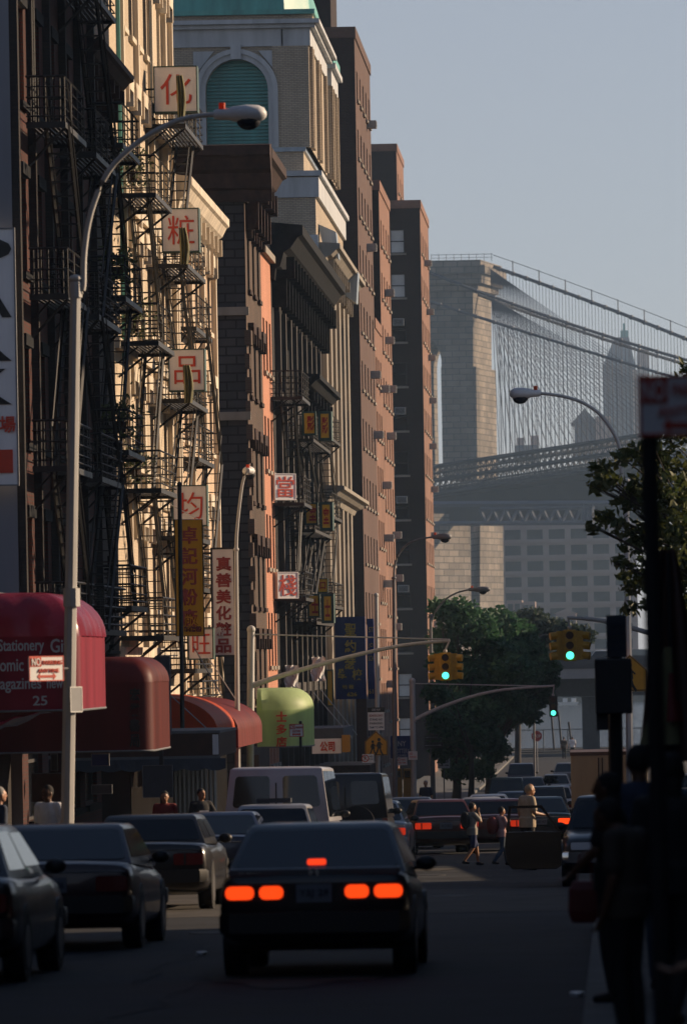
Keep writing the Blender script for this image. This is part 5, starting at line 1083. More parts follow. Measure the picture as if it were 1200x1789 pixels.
# ------------------------------------------------------------------ people
def capsule(b, p, q, r1, r2, n=10, fl=1.0):
    p, q = Vector(p), Vector(q); b.tube([p, p.lerp(q, .5), q], [r1, (r1 + r2) / 2, r2], n); b.ball(p, r1, None, None, 10, 6); b.ball(q, r2, None, None, 10, 6)
def fused(b, name, m, T, vox=.012, sm=4):
    me = bpy.data.meshes.new(name); me.from_pydata([tuple(p) for p in b.v], [], b.f); me.update()
    bm = bmesh.new(); bm.from_mesh(me); bmesh.ops.recalc_face_normals(bm, faces=bm.faces[:]); bm.to_mesh(me); bm.free()
    o = bpy.data.objects.new(name, me); me2 = realise(o, [('REMESH', dict(mode='VOXEL', voxel_size=vox)), ('SMOOTH', dict(iterations=sm, factor=.5))])
    bpy.data.objects.remove(o); bpy.data.meshes.remove(me); me2.name = name
    for p in me2.polygons: p.use_smooth = True
    me2.materials.clear(); me2.materials.append(M[m]); o = bpy.data.objects.new(name, me2); COL.objects.link(o); o.parent = T; return o
BASE = dict(pel=(0, 0, .95), spi=(0, .0, 1.12), che=(0, .0, 1.32), nec=(0, .01, 1.47), head=(0, .03, 1.62), sL=(-.185, 0, 1.41), sR=(.185, 0, 1.41), eL=(-.235, -.03, 1.13), eR=(.235, -.03, 1.13), wL=(-.245, .05, .89), wR=(.245, .05, .89),
            hL=(-.09, 0, .92), hR=(.09, 0, .92), kL=(-.10, .02, .5), kR=(.10, .02, .5), aL=(-.10, -.03, .09), aR=(.10, -.03, .09))
def hand(b, w, e, side, k, curl=.5):
    w, e = Vector(w), Vector(e); d = (w - e).normalized(); up = Vector((0, 1, 0)) if abs(d.y) < .8 else Vector((0, 0, 1)); sd = d.cross(up).normalized(); nm = sd.cross(d)
    pc = w + d * .045 * k
    for t in (-.03, -.01, .01, .03): capsule(b, w + sd * t * .5 * k, w + d * .085 * k + sd * t * k, .014 * k, .012 * k, 6)
    for i, t in enumerate((-.032, -.011, .011, .032)):
        ln = (.062, .075, .08, .068)[i] * k; a = w + d * .085 * k + sd * t * k; m_ = a + (d * .75 + nm * curl * .7).normalized() * ln * .55; capsule(b, a, m_, .0095 * k, .0085 * k, 6); capsule(b, m_, m_ + (d * (1 - curl) + nm * curl * 1.4).normalized() * ln * .5, .0085 * k, .007 * k, 6)
    s = side; a = w + d * .03 * k + sd * .03 * s * k; m_ = a + (d * .7 + sd * .8 * s + nm * .3).normalized() * .045 * k; capsule(b, a, m_, .012 * k, .0095 * k, 6); capsule(b, m_, m_ + (d + sd * .2 * s + nm * .4).normalized() * .032 * k, .0095 * k, .008 * k, 6)
def person(label, X, Y, h, rz, pose={}, skin='skin_tan', hair='hair_black', top='cloth_white', bottom='cloth_navy', shorts=False, sleeve='short', hairlen=0.0, dz=0.0, build=1.0, vox=.013, bald=False, shoe='shoe'):
    base = Vector((X, Y, zg(Y) + dz)); T = thing('person', label, 'person', base, rz); J = dict(BASE); J.update(pose); k = h / 1.75; J = {a: Vector(p) * k for a, p in J.items()}; g = k * build
    hd = J['head']; b = MB(); fw = Vector(pose.get('face', (0, 1, 0))).normalized(); sdv = fw.cross(Vector((0, 0, 1))).normalized()
    capsule(b, J['nec'] - Vector((0, 0, .04 * k)), hd - Vector((0, 0, .06 * k)) - fw * .015 * k, .056 * g, .052 * k); b.ball(hd, .078 * k, .095 * k, .115 * k, 16, 12); c = hd + fw * .035 * k - Vector((0, 0, .065 * k)); b.ball(c, .058 * k, .06 * k, .05 * k)
    b.ball(hd + fw * .105 * k - Vector((0, 0, .02 * k)), .014 * k, .018 * k, .024 * k, 8, 6); b.ball(hd + fw * .085 * k + Vector((0, 0, .022 * k)), .05 * k, .02 * k, .012 * k, 8, 6)
    for s in (-1, 1): b.ball(hd + sdv * .08 * s * k - Vector((0, 0, .01 * k)), .012 * k, .02 * k, .03 * k, 8, 6)
    def torso(b, e):
        for a, c, r1, r2, fx in (('pel', 'spi', .125, .118, 1), ('spi', 'che', .118, .135, 1)):
            p, q = J[a], J[c]; n = 14; rings = []
            for i in range(5): t = i / 4; r = (r1 + (r2 - r1) * t) * g + e; m_ = p.lerp(q, t); rings.append([m_ + Vector((r * 1.3 * cos(2 * pi * z / n), r * .86 * sin(2 * pi * z / n), 0)) for z in range(n)])
            b.loft(rings)
        b.ball(J['che'] + Vector((0, 0, .03 * k)), .175 * g + e, .115 * g + e, .13 * k + e); b.ball(J['pel'], .165 * g + e, .115 * g + e, .11 * k + e)
        for s in ('L', 'R'): capsule(b, J['che'] + Vector((0, 0, .07 * k)), J['s' + s], .075 * g + e, .058 * g + e)
    def arm(b, s, e, full=True, sl='none'):
        S_, E_, W_ = J['s' + s], J['e' + s], J['w' + s]
        if sl == 'short': capsule(b, S_, S_.lerp(E_, .72), .058 * g + e, .05 * g + e * 1.5); return
        capsule(b, S_, E_, .052 * g + e, .040 * g + e); capsule(b, E_, W_ if sl != 'long' else E_.lerp(W_, .95), .041 * g + e, .026 * g + e)
    def leg(b, s, e, cut=1.0):
        H_, K_, A_ = J['h' + s], J['k' + s], J['a' + s]; capsule(b, H_, K_ if cut > .4 else H_.lerp(K_, .85), .085 * g + e, .055 * g + e if cut > .4 else .072 * g + e)
        if cut > .4: capsule(b, K_, K_.lerp(A_, .35), .054 * g + e, .054 * g + e * 1.1); capsule(b, K_.lerp(A_, .35), K_.lerp(A_, cut), .054 * g + e, .036 * g + e * 1.3)
    torso(b, 0)
    for s, sg in (('L', -1), ('R', 1)):
        arm(b, s, 0); hand(b, J['w' + s], J['e' + s], -sg, k); leg(b, s, 0, .98); f = J['a' + s]; capsule(b, f - Vector((0, 0, .03 * k)), f + Vector((0, .13 * k, -.045 * k)), .036 * k, .03 * k)
    fused(b, 'body', skin, T, vox * .75)
    b = MB(); torso(b, .014 * k)
    for s in ('L', 'R'): arm(b, s, .012 * k, sl=sleeve)
    p = J['pel']; n = 14; b.loft([[p + Vector((.195 * g * cos(2 * pi * i / n), .14 * g * sin(2 * pi * i / n), z * k)) for i in range(n)] for z in (-.1, .1)]); fused(b, 'shirt', top, T, vox)
    b = MB(); b.ball(J['pel'] - Vector((0, 0, .02 * k)), .165 * g, .12 * g, .11 * k)
    for s in ('L', 'R'): leg(b, s, .014 * k, .3 if shorts else .94)
    fused(b, 'shorts' if shorts else 'trousers', bottom, T, vox)
    for s in ('L', 'R'):
        b = MB(); f = J['a' + s]; capsule(b, f - Vector((0, .02, .035 * k)), f + Vector((0, .14 * k, -.055 * k)), .046 * k, .036 * k); b.ball(f + Vector((0, 0, -.02 * k)), .046 * k, .05 * k, .05 * k); fused(b, 'shoe', shoe, T, vox)
    b = MB(); b.ball(hd + Vector((0, 0, .022 * k)) - fw * .016 * k, .086 * k, .1 * k, .108 * k, 14, 10) if not bald else b.ball(hd - Vector((0, 0, .0)) - fw * .02 * k, .086 * k, .095 * k, .1 * k)
    if hairlen: b.ball(hd - fw * .05 * k - Vector((0, 0, .06 * k + hairlen / 2)), .085 * k, .06 * k, .08 * k + hairlen / 2)
    v_ = []
    for p in b.v: v_.append(p)
    hb_ = fused(b, 'hair', hair, T, vox * .8)
    bm = bmesh.new(); bm.from_mesh(hb_.data)      # open the face side of the hair
    dl = [v for v in bm.verts if (v.co - hd).dot(fw) > .028 * k and v.co.z < hd.z + (.055 if not bald else .075) * k]; bmesh.ops.delete(bm, geom=dl, context='VERTS'); bm.to_mesh(hb_.data); bm.free()
    for s in (-1, 1): b = MB(); b.ball(hd + fw * .088 * k + sdv * .03 * s * k + Vector((0, 0, .002)), .011 * k, .008 * k, .006 * k, 8, 6); b.build('eye', 'hair_black', T, world=False)
    b = MB(); b.ball(hd + fw * .092 * k - Vector((0, 0, .062 * k)), .022 * k, .008 * k, .006 * k, 8, 6); b.build('mouth', 'dark_red_ink', T, world=False)
    return T
def XU(u, v, Y): return P(u, v, Y).x
WK = dict(kL=(-.09, .17, .52), aL=(-.09, .22, .10), kR=(.09, -.02, .5), aR=(.09, -.30, .15))
p = dict(WK, wR=(.10, .17, 1.47), eR=(.2, .17, 1.22), wL=(-.2, .12, .95), face=(0, 1, -.1))
T = person('boy in a pale vest and navy shorts crossing with a hand at his mouth', XU(825, 1500, 109), 109, 1.36, R(-62), p, 'skin_tan', 'hair_black', 'cloth_grey', 'cloth_navy', shorts=True)
b = MB(); b.ball((0, -.16, .98), .14, .09, .19); b.build('backpack', 'cloth_black', T, world=False, smooth=60)
p = dict(WK, wR=(.02, .2, 1.3), eR=(.2, .12, 1.14), wL=(-.06, .2, 1.27), eL=(-.22, .1, 1.13), face=(0, 1, -.15))
T = person('smaller child in jeans and a light top carrying a red bag on the back', XU(876, 1500, 108.2), 108.2, 1.26, R(-62), p, 'skin_tan', 'hair_black', 'cloth_pink', 'cloth_jean')
b = MB(); b.ball((-.02, -.2, .86), .15, .12, .2); b.build('backpack', 'bag_red', T, world=False, smooth=60)
p = dict(wL=(-.27, .04, .88), wR=(.2, .24, 1.1), eR=(.25, .02, 1.14), face=(.1, 1, -.28), head=(0, .07, 1.6))
T = person('fair haired man in a loose beige shirt standing behind the open car door', XU(922, 1500, 102), 102, 1.76, R(-58), p, 'skin_tan', 'hair_fair', 'cloth_beige', 'cloth_black', bald=True, build=1.08)
person('man in a white short sleeved shirt walking on the left pavement beside the lamp pole', XU(86, 1420, 76), 76, 1.68, R(152), dict(WK, face=(.1, 1, 0)), 'skin_brown', 'hair_black', 'cloth_white', 'cloth_black', dz=.14)
person('grey haired person in a pale blue shirt at the left edge of the picture', XU(-2, 1420, 72), 72, 1.66, R(-60), {}, 'skin_fair', 'hair_grey', 'cloth_blue', 'cloth_black', dz=.14)
T = person('boy in a black printed t shirt standing before the sunlit roller gate', XU(352, 1420, 100), 100, 1.62, R(-152), dict(face=(-.2, 1, 0), eL=(-.3, .02, 1.2), wL=(-.22, .2, 1.1)), 'skin_tan', 'hair_black', 'cloth_black', 'cloth_jean', dz=.14)
b = MB(); b.box(-.1, .136, 1.0, .1, .142, 1.18); b.build('shirt_print', 'cloth_white', T, world=False)
person('person in a dark red top in the shade under the dark red awning', XU(289, 1420, 98), 98, 1.58, R(180), {}, 'skin_tan', 'hair_black', 'cloth_red', 'cloth_black', dz=.14)
person('tall figure in a blue shirt seen from behind, nearest on the right pavement', XU(1116, 1400, 37), 37.2, 1.80, R(6), dict(eR=(.27, 0, 1.15), wR=(.25, .12, .95)), 'skin_brown', 'hair_black', 'cloth_blue', 'cloth_jean', dz=.14, vox=.012)
person('shorter dark figure in front of the tall blue shirted one on the right pavement', XU(1066, 1400, 36), 35.4, 1.60, R(75), dict(eL=(-.24, .06, 1.16), wL=(-.18, .25, 1.0)), 'skin_brown', 'hair_black', 'cloth_black', 'cloth_black', dz=.14, hairlen=.05, vox=.012)
T = thing('handbag', 'dark red bag hanging beside the shorter dark figure, at the right kerb', 'bag', (XU(1019, 1580, 36.2), 36.2, P(1019, 1612, 36.2).z))
b = MB(); q = T.location; b.loft([[(q.x + sx * .11 * f, q.y + sy * .06 * f, q.z + z) for sx, sy in ((-1, -1), (1, -1), (1, 1), (-1, 1))] for f, z in ((.75, 0), (1, .08), (.95, .24), (.6, .3))]); b.build('pouch', 'bag_red', T, bevel=.015); b = MB(); b.tube([(q.x - .05, q.y, q.z + .29), (q.x - .02, q.y, q.z + .48), (q.x + .05, q.y, q.z + .52), (q.x + .06, q.y, q.z + .29)], .008, 5); b.build('strap', 'bag_red', T)
yn = 20.5; xh = P(1150, 1700, yn)
T = person('person at the lower right edge showing a bare forearm and hand', xh.x + .62, yn + .12, 1.72, R(82), dict(eL=(-.27, .16, .92), wL=(-.24, .46, .80), face=(0, 1, 0)), 'skin_tan', 'hair_black', 'cloth_black', 'cloth_black', dz=.14, vox=.012)
person('dim passer by with a pale cap far off under the one way signs', XU(744, 1400, 196), 196, 1.7, R(170), {}, 'skin_fair', 'hair_grey', 'cloth_blue', 'cloth_black', dz=.14, vox=.02)
person('person in a dark shirt walking beyond the white far car at the right edge', XU(1186, 1400, 62), 66, 1.72, R(5), dict(WK), 'skin_brown', 'hair_black', 'cloth_jean', 'cloth_black', dz=.14, vox=.015)
person('dark haired figure in black right of the blue shirted one, behind the near sign post', XU(1172, 1400, 31), 31, 1.7, R(-20), dict(WK), 'skin_brown', 'hair_black', 'cloth_black', 'cloth_black', dz=.14, vox=.013, hairlen=.08)
person('stooping figure in a dark brown top low between the two nearest right hand figures', XU(1092, 1500, 30), 30, 1.48, R(60), dict(head=(0, .14, 1.56), eR=(.27, .08, 1.15), wR=(.22, .2, 1.0)), 'skin_brown', 'hair_black', 'cloth_brown', 'cloth_black', dz=.14, vox=.013)
for lab, u, Y, tp in (('far person in a white top near the river fence', 1000, 408, 'cloth_white'), ('far person in a brown top left of the white topped one near the river fence', 985, 405, 'cloth_brown')):
    person(lab, XU(u, 1330, Y), Y, 1.75, 0, {}, 'skin_tan', 'hair_black', tp, 'cloth_black', vox=.03)
# ------------------------------------------------------------------ trees
def tree(label, base, h, trunk_r, clumps, n, leaf, m, spread=.55, group=None, limbs=None, seed=1):
    rn = random.Random(seed); T = thing('street_tree', label, 'tree', base, group=group); b = MB(); bx, by, bz = base; fork = min(c[2] for c in clumps)
    tp = Vector((bx + .1, by, fork + .2)); b.tube([base, Vector(base).lerp(tp, .5) + Vector((.06, 0, 0)), tp], [trunk_r * 1.25, trunk_r, trunk_r * .85], 9)
    for c in clumps:
        e = Vector(c[:3]); s_ = Vector((bx, by, bz)).lerp(tp, rn.uniform(.75, 1)); md = s_.lerp(e, .5) + Vector((rn.uniform(-.2, .2), rn.uniform(-.2, .2), .3)); b.tube([s_, md, e], [trunk_r * .4, trunk_r * .16, .01], 6)
        for _ in range(3):
            q = e + Vector((rn.uniform(-1, 1), rn.uniform(-1, 1), rn.uniform(-.6, .8))) * c[3] * .8; b.tube([md.lerp(e, .5), q], [trunk_r * .08, .006], 4)
    b.build('trunk', 'bark', T, smooth=60); vs, fs = [], []; wt = [c[3] ** 2 for c in clumps]
    for c in rn.choices(clumps, wt, k=n):
        while True:
            d = Vector((rn.gauss(0, 1), rn.gauss(0, 1), rn.gauss(0, 1)))
            if d.length > .01: break
        d.normalize(); r = c[3] * (rn.random() ** .6) * rn.uniform(.8, 1.12); p = Vector(c[:3]) + Vector((d.x * r, d.y * r, d.z * r * .8))
        nrm = Vector((rn.gauss(0, 1), rn.gauss(0, 1), rn.gauss(0, 1) + .5)).normalized(); a = nrm.orthogonal().normalized(); a = Matrix.Rotation(rn.uniform(0, 6.28), 3, nrm) @ a; cc = nrm.cross(a); s = leaf * rn.uniform(.55, 1.3)
        k = len(vs); vs += [p - a * s, p + cc * s * .5 + nrm * s * .12, p + a * s, p - cc * s * .5 + nrm * s * .12]; fs.append((k, k + 1, k + 2, k + 3))
    b = MB(); b.add(vs, fs); me = bpy.data.meshes.new('crown'); me.from_pydata([(p[0] - bx, p[1] - by, p[2] - bz) for p in vs], [], fs); me.materials.append(M[m]); o = bpy.data.objects.new('crown', me); COL.objects.link(o); o.parent = T
    return T
def cl(lst, Y, dy=1.6, seed=5, k=1.0):
    rn = random.Random(seed); out = []
    for u, v, r in lst: y = Y + rn.uniform(-dy, dy); p = P(u, v, y); out.append((p.x, p.y, p.z, k * r * Y / F))
    return out
G = 'dark street trees along the left pavement'
def gb(u, Y): x = (u - VPX) * Y / F; return (x, Y, zg(Y) + .1)
tree('tallest dark street tree, nearest the brick towers', gb(790, 232), 12, .2, cl([(800, 1075, 42), (835, 1100, 44), (780, 1120, 40), (860, 1140, 44), (800, 1170, 46), (845, 1190, 50), (790, 1235, 42), (835, 1250, 46), (880, 1215, 40), (810, 1300, 40), (850, 1295, 36), (775, 1290, 30), (800, 1345, 30), (840, 1345, 26), (890, 1170, 36), (770, 1065, 26)], 232, 2.2), 15000, .17, 'leaf_deep', group=G, seed=11)
tree('dark street tree leaning over the far road, behind the tallest one', gb(848, 262), 11, .18, cl([(870, 1090, 38), (905, 1110, 36), (885, 1150, 40), (925, 1140, 34), (915, 1185, 38), (955, 1165, 26), (940, 1215, 30), (900, 1230, 36), (870, 1260, 36), (925, 1250, 24), (962, 1190, 18), (865, 1310, 30)], 262, 2.5, 8), 13000, .18, 'leaf_deep', group=G, seed=12)
tree('bluish far tree at the end of the left row', gb(900, 330), 11, .18, cl([(930, 1085, 30), (960, 1100, 28), (990, 1105, 26), (905, 1090, 28), (1020, 1110, 22), (945, 1125, 26), (975, 1130, 20)], 335, 3, 9), 6000, .2, 'leaf_blue', group=G, seed=13)
tree('low street tree beneath the others at the left kerb', gb(815, 214), 8, .12, cl([(770, 1260, 30), (800, 1280, 32), (775, 1310, 26), (830, 1290, 26), (760, 1210, 24), (768, 1160, 24)], 216, 1.5, 4), 5000, .15, 'leaf_deep', group=G, seed=15)
tree('leafy tree on the right pavement hanging behind the near sign post', (2.9, 92, zg(92) + .14), 12, .2, cl([(1150, 800, 40), (1190, 740, 45), (1120, 860, 36), (1170, 870, 46), (1195, 930, 50), (1150, 930, 40), (1110, 945, 26), (1185, 1000, 46), (1140, 1000, 36), (1105, 1020, 24), (1165, 1060, 34), (1200, 1080, 36), (1230, 850, 60), (1240, 980, 60), (1230, 700, 46), (1200, 645, 16)], 92, 1.2, 6, 1.35) + cl([(1048, 820, 16), (1065, 840, 16), (1040, 850, 12), (1085, 800, 16), (1058, 905, 18), (1085, 920, 18), (1035, 922, 10), (1092, 880, 16), (1085, 985, 14), (1100, 1065, 14), (1120, 790, 22)], 92, .6, 7, 1.5), 5200, .1, 'leaf_mid', seed=21)

def pot_plant(label, u, v, Y, r, n, seed):
    rn = random.Random(seed); p = P(u, v, Y); T = thing('potted_plant', label, 'plant', p, group='potted plants on the fire escapes'); b = MB(); b.tube([p, p + Vector((0, 0, .26))], [.11, .15], 10); b.build('pot', 'cornice_brown', T); vs, fs = [], []
    for _ in range(n):
        q = Vector((rn.gauss(0, r * .5), rn.gauss(0, r * .5), .3 + abs(rn.gauss(.1, r * .55)) - (rn.random() < .3) * r)); a = Vector((rn.gauss(0, 1), rn.gauss(0, 1), rn.gauss(0, 1))).normalized(); c = a.orthogonal().normalized(); k = len(vs); s = rn.uniform(.05, .09); vs += [q - a * s, q + c * s * .5, q + a * s, q - c * s * .5]; fs.append((k, k + 1, k + 2, k + 3))
    b = MB(); b.add(vs, fs); b.build('foliage', 'leaf_mid', T, world=False, uv=False)
for i, (lab, u, v, Y) in enumerate((('leafy potted plant on the topmost platform of the near cream tenement escape', 232, 318, 127.6), ('bushy potted plant on the middle platform of the near cream tenement escape', 234, 580, 127.6), ('trailing potted plant on the lower platform of the near cream tenement escape', 236, 836, 127.6), ('small potted plant on the escape under the dark cornice, upper platform', 206, 486, 119.2), ('dense potted plant on the escape under the dark cornice, lower platform', 212, 756, 119.2))): pot_plant(lab, u, v, Y, .42, 260, 40 + i)
def drape(label, u0, u1, v0, v1, Y):
    a, c = P(u0, v0, Y), P(u1, v1, Y); T = thing('hanging_cloth', label, 'cloth', ((a.x + c.x) / 2, Y, a.z)); b = MB(); rows = []
    for j in range(12): t = j / 11; rows.append([(a.x + (c.x - a.x) * (i / 10 * (.75 + .25 * sin(t * 3)) + .12 * t), Y - .05 + .05 * sin(i * 1.9 + t * 2), a.z + (c.z - a.z) * t) for i in range(11)])
    b.loft(rows, cap=False, closed=False); b.build('sheet', 'olive_cloth', T, smooth=60)
drape('olive cloth bundle hanging in front of the topmost white character box', 308, 325, 132, 206, 135.4); drape('olive cloth bundle hanging in front of the second white character box', 313, 331, 398, 462, 135.4); drape('olive cloth bundle hanging in front of the third white character box', 320, 338, 638, 704, 135.4)
# ------------------------------------------------------------------ viaduct, river fence, bridge, far shore
Yv = 425; zt_ = ZV(1000, 1147, Yv); zm_ = ZV(1000, 1168, Yv); zl_ = ZV(1000, 1186, Yv); xl = P(915, 1150, Yv).x
T = thing('viaduct', 'raised concrete roadway with pale beam crossing in front of the river', 'viaduct', (0, Yv, zg(Yv)))
b = MB(); b.box(xl - 60, Yv, zl_, 90, Yv + .5, zm_ - .02); b.build('beam', 'fdr_beam', T)
b = MB(); b.box(xl - 60, Yv - .1, zm_, 90, Yv + .35, zt_); b.build('barrier', 'fdr_dark', T)
b = MB(); b.box(xl - 60, Yv + .5, zl_ + .2, 90, Yv + 14, zm_); b.build('deck', 'fdr_dark', T)
b = MB(); b.box(xl - 60, Yv + 4, zl_ - 1.5, 90, Yv + 5, zl_ + .19); b.build('cross_beam', 'fdr_dark', T)
for k, u in enumerate((1031, 1190, 860)):
    x = P(u, 1250, Yv).x; b = MB(); b.box(x - .72, Yv + 3.6, zg(Yv) - .5, x + .72, Yv + 5.4, zl_ - 1.52); b.build('pier', 'fdr_dark', T)
car('white car driving on the raised roadway, right of the traffic signal', 1046, Yv + 2, 'wagon', 'white', yaw=R(90), X=P(1046, 1140, Yv).x, H=1.5, name='car', detail=0, dz=zm_ - zg(Yv + 4.2))
car('grey car driving on the raised roadway, left of the traffic signal', 958, Yv + 2, 'sedan', 'grey', yaw=R(90), X=P(956, 1140, Yv).x, H=1.45, name='car', detail=0, dz=zm_ - zg(Yv + 4.2))
Yf = 441; T = thing('chain_link_fence', 'tall wire fence with thin posts along the river edge', 'fence', (0, Yf, zg(Yf)))
b = MB(); x = -14
zf = ZV(1000, 1274, Yf)
while x < 14: b.tube([(x, Yf, zg(Yf)), (x, Yf, zf)], .045, 5); x += 2.1
each(b, 'post', 'fdr_dark', T); b = MB(); b.bar((-14, Yf, zf), (14, Yf, zf), .035); b.bar((-14, Yf, zg(Yf) + .3), (14, Yf, zg(Yf) + .3), .03); each(b, 'rail', 'fdr_dark', T)
b = MB(); x = -14
while x < 14:
    b.bar((x, Yf, zg(Yf) + .3), (min(14, x + 1.6), Yf, zf), .006); b.bar((x, Yf, zf), (min(14, x + 1.6), Yf, zg(Yf) + .3), .006); x += .35
b.build('wire_mesh', 'fdr_dark', T)
for lab, u, v0 in (('tall thin leaning pole at the river edge, left of the pair', 962, 1240), ('thin leaning mooring pole at the river edge, right of the pair', 975, 1245), ('tall post at the river edge beside the dark viaduct pier', 993, 1263)):
    T = plain_pole('mooring_pole', lab, 'pole', 446, (u + 6, 1330), (u, v0), .09, 'fdr_dark')
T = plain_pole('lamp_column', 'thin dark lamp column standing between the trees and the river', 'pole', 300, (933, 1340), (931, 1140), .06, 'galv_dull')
b = MB(); x0 = P(890, 1325, 436).x; b.box(x0 - 8, 436, zg(436), 14, 436.5, ZV(950, 1313, 436)); T = thing('low_wall', 'low dark wall at the end of the road before the fence', 'wall', (0, 436, zg(436))); b.build('wall', 'fdr_dark', T)
# the great bridge
Yb = 950.0; sB = Yb / F
T = thing('suspension_bridge', 'hazy stone towered suspension bridge crossing the river behind the brick towers', 'bridge', (P(800, 1200, Yb).x, Yb, WATER))
def pp(u, v, y=Yb): return P(u, v, y)
zdk = ZV(830, 800, Yb); ztop = ZV(830, 455, Yb); zmid = ZV(850, 640, Yb)
xr_t, xr_m, xr_b = pp(829, 480).x, pp(831, 640).x, pp(833, 800).x
# shaded front face with pointed arch, lit flank (splayed so that the flank shows)
dxf = (pp(862, 640).x - pp(830, 640).x)
def frust(b, x0b, x1b, x0t, x1t, z0, z1, y0, y1, fl): b.add([(x0b, y0, z0), (x1b, y0, z0), (x1b + fl, y1, z0), (x0b + fl, y1, z0), (x0t, y0, z1), (x1t, y0, z1), (x1t + fl, y1, z1), (x0t + fl, y1, z1)], [(0, 3, 2, 1), (4, 5, 6, 7), (0, 1, 5, 4), (1, 2, 6, 5), (2, 3, 7, 6), (3, 0, 4, 7)])
D = 14.0
zspr = ZV(775, 640, Yb); xa0, xa1 = pp(728, 700).x, pp(772, 700).x
b = MB(); frust(b, xa1 - .1, xr_b, xa1 - .1, xr_m, zdk - 4, zmid, Yb, Yb + D, dxf); b.build('tower_shaft', 'granite', T)
b = MB(); frust(b, xa1, xr_m - .5, xa1, xr_t - .4, zmid, ztop - 5.5, Yb + .3, Yb + D, dxf - .3); b.build('tower_shaft', 'granite', T)
b = MB(); frust(b, pp(640, 700).x, xa0, pp(640, 700).x, xa0, zdk - 4, ztop - 5.5, Yb + .3, Yb + D, dxf); b.build('tower_shaft', 'granite', T)
b = MB(); n = 8; xc = (xa0 + xa1) / 2; hw = (xa1 - xa0) / 2
la = [(xa0, zspr)] + [(xa0 + hw * (1 - cos(pi / 2 * i / n)) * 1.0, zspr + hw * 2.1 * sin(pi / 2 * i / n)) for i in range(1, n + 1)]
ra_ = [(2 * xc - x, z) for x, z in la[::-1]]
pts = la + ra_[1:] + [(xa1, ztop - 5.5), (xa0, ztop - 5.5)]
b.prism(pts, lambda a, c, d: (a + (d - Yb) / D * dxf, d, c), Yb + .3, Yb + D); b.build('arch_head', 'granite', T)
b = MB(); fr_ = dxf
for (e, z0, z1) in ((.6, ztop - 5.5, ztop - 4.3), (1.6, ztop - 4.3, ztop - 2.6), (2.4, ztop - 2.6, ztop - 1.0), (1.4, ztop - 1.0, ztop)):
    frust(b, pp(640, 700).x, xr_t + e * .8, pp(640, 700).x, xr_t + e * .8, z0, z1, Yb - e, Yb + D + e, fr_ + .2)
each(b, 'tower_cornice', 'granite', T)
b = MB(); x0 = pp(752, 430).x
for i in range(9): x = x0 + 1.4 * i; b.bar((x, Yb + 2, ztop), (x, Yb + 2, ztop + 1.4), .05)
b.bar((x0, Yb + 2, ztop + 1.3), (x0 + 11.4, Yb + 2, ztop + 1.3), .05); b.bar((x0, Yb + 2, ztop + .7), (x0 + 11.4, Yb + 2, ztop + .7), .04); b.build('tower_railing', 'cable', T)
# lower piers
for u0, u1, vt, nm in ((756, 826, 902, 'p'), (838, 880, 915, 'q')):
    YQ = Yb - 62; a_, c_ = pp(u0, 1225, YQ), pp(u1, 1225, YQ); a2, c2 = pp(u0 + 1, vt, YQ), pp(u1 - 3, vt, YQ); oy = -76 if nm == 'p' else -62
    b = MB(); b.add([(a_.x, Yb - 3 + oy, WATER - 2), (c_.x, Yb + 7.5 + oy, WATER - 2), (c_.x - 2, Yb + 18 + oy, WATER - 2), (a_.x - 4, Yb + 16 + oy, WATER - 2), (a2.x, Yb - 3 + oy, a2.z), (c2.x, Yb + 7.5 + oy, a2.z), (c2.x - 2, Yb + 18 + oy, a2.z), (a2.x - 4, Yb + 16 + oy, a2.z)], [(0, 3, 2, 1), (4, 5, 6, 7), (0, 1, 5, 4), (1, 2, 6, 5), (2, 3, 7, 6), (3, 0, 4, 7)]); b.build('tower_pier', 'granite', T)
a_, c_ = pp(800, 1225), pp(842, 905); b = MB(); b.box(a_.x, Yb + 8, WATER - 2, c_.x, Yb + 18, c_.z + 4); b.build('tower_core', 'granite', T)
# deck: near stiffening truss, underside and the lower truss
def lineP(u0, v0, u1, v1, y0, y1, n): a_, c_ = P(u0, v0, y0), P(u1, v1, y1); return [a_.lerp(c_, i / n) for i in range(n + 1)]
N = 60; topc = lineP(690, 826, 1300, 733, Yb - 4, Yb - 30, N); botc = lineP(690, 874, 1300, 782, Yb - 4, Yb - 30, N); midc = [p.lerp(q, .5) for p, q in zip(topc, botc)]
b = MB()
for c in (topc, midc, botc): b.tube([c[0], c[-1]], .42, 4)
b.tube([topc[0].lerp(botc[0], .25), topc[-1].lerp(botc[-1], .25)], .2, 4); b.tube([topc[0].lerp(botc[0], .75), topc[-1].lerp(botc[-1], .75)], .2, 4)
for i in range(N):
    b.bar(topc[i], botc[i], .14); b.bar(topc[i], midc[i + 1], .1); b.bar(midc[i], topc[i + 1], .1); b.bar(midc[i], botc[i + 1], .1); b.bar(botc[i], midc[i + 1], .1)
b.build('stiffening_truss', 'steel_bridge', T)
b = MB(); back = [p + Vector((0, 26, 0)) for p in topc]; 
for i in range(N): b.bar(back[i], back[i] + (botc[i] - topc[i]), .14)
b.tube([back[0], back[-1]], .4, 4); b.build('far_truss', 'steel_bridge', T)
b = MB(); b.add([botc[0] + Vector((0, 0, 1)), botc[-1] + Vector((0, 0, 1)), botc[-1] + Vector((0, 26, -.2)), botc[0] + Vector((0, 26, -.2)), botc[0] + Vector((0, 0, .2)), botc[-1] + Vector((0, 0, .2)), botc[-1] + Vector((0, 26, -1)), botc[0] + Vector((0, 26, -1))], [(0, 1, 2, 3), (4, 7, 6, 5), (0, 4, 5, 1), (1, 5, 6, 2), (2, 6, 7, 3), (3, 7, 4, 0)]); b.build('deck', 'steel_bridge', T)
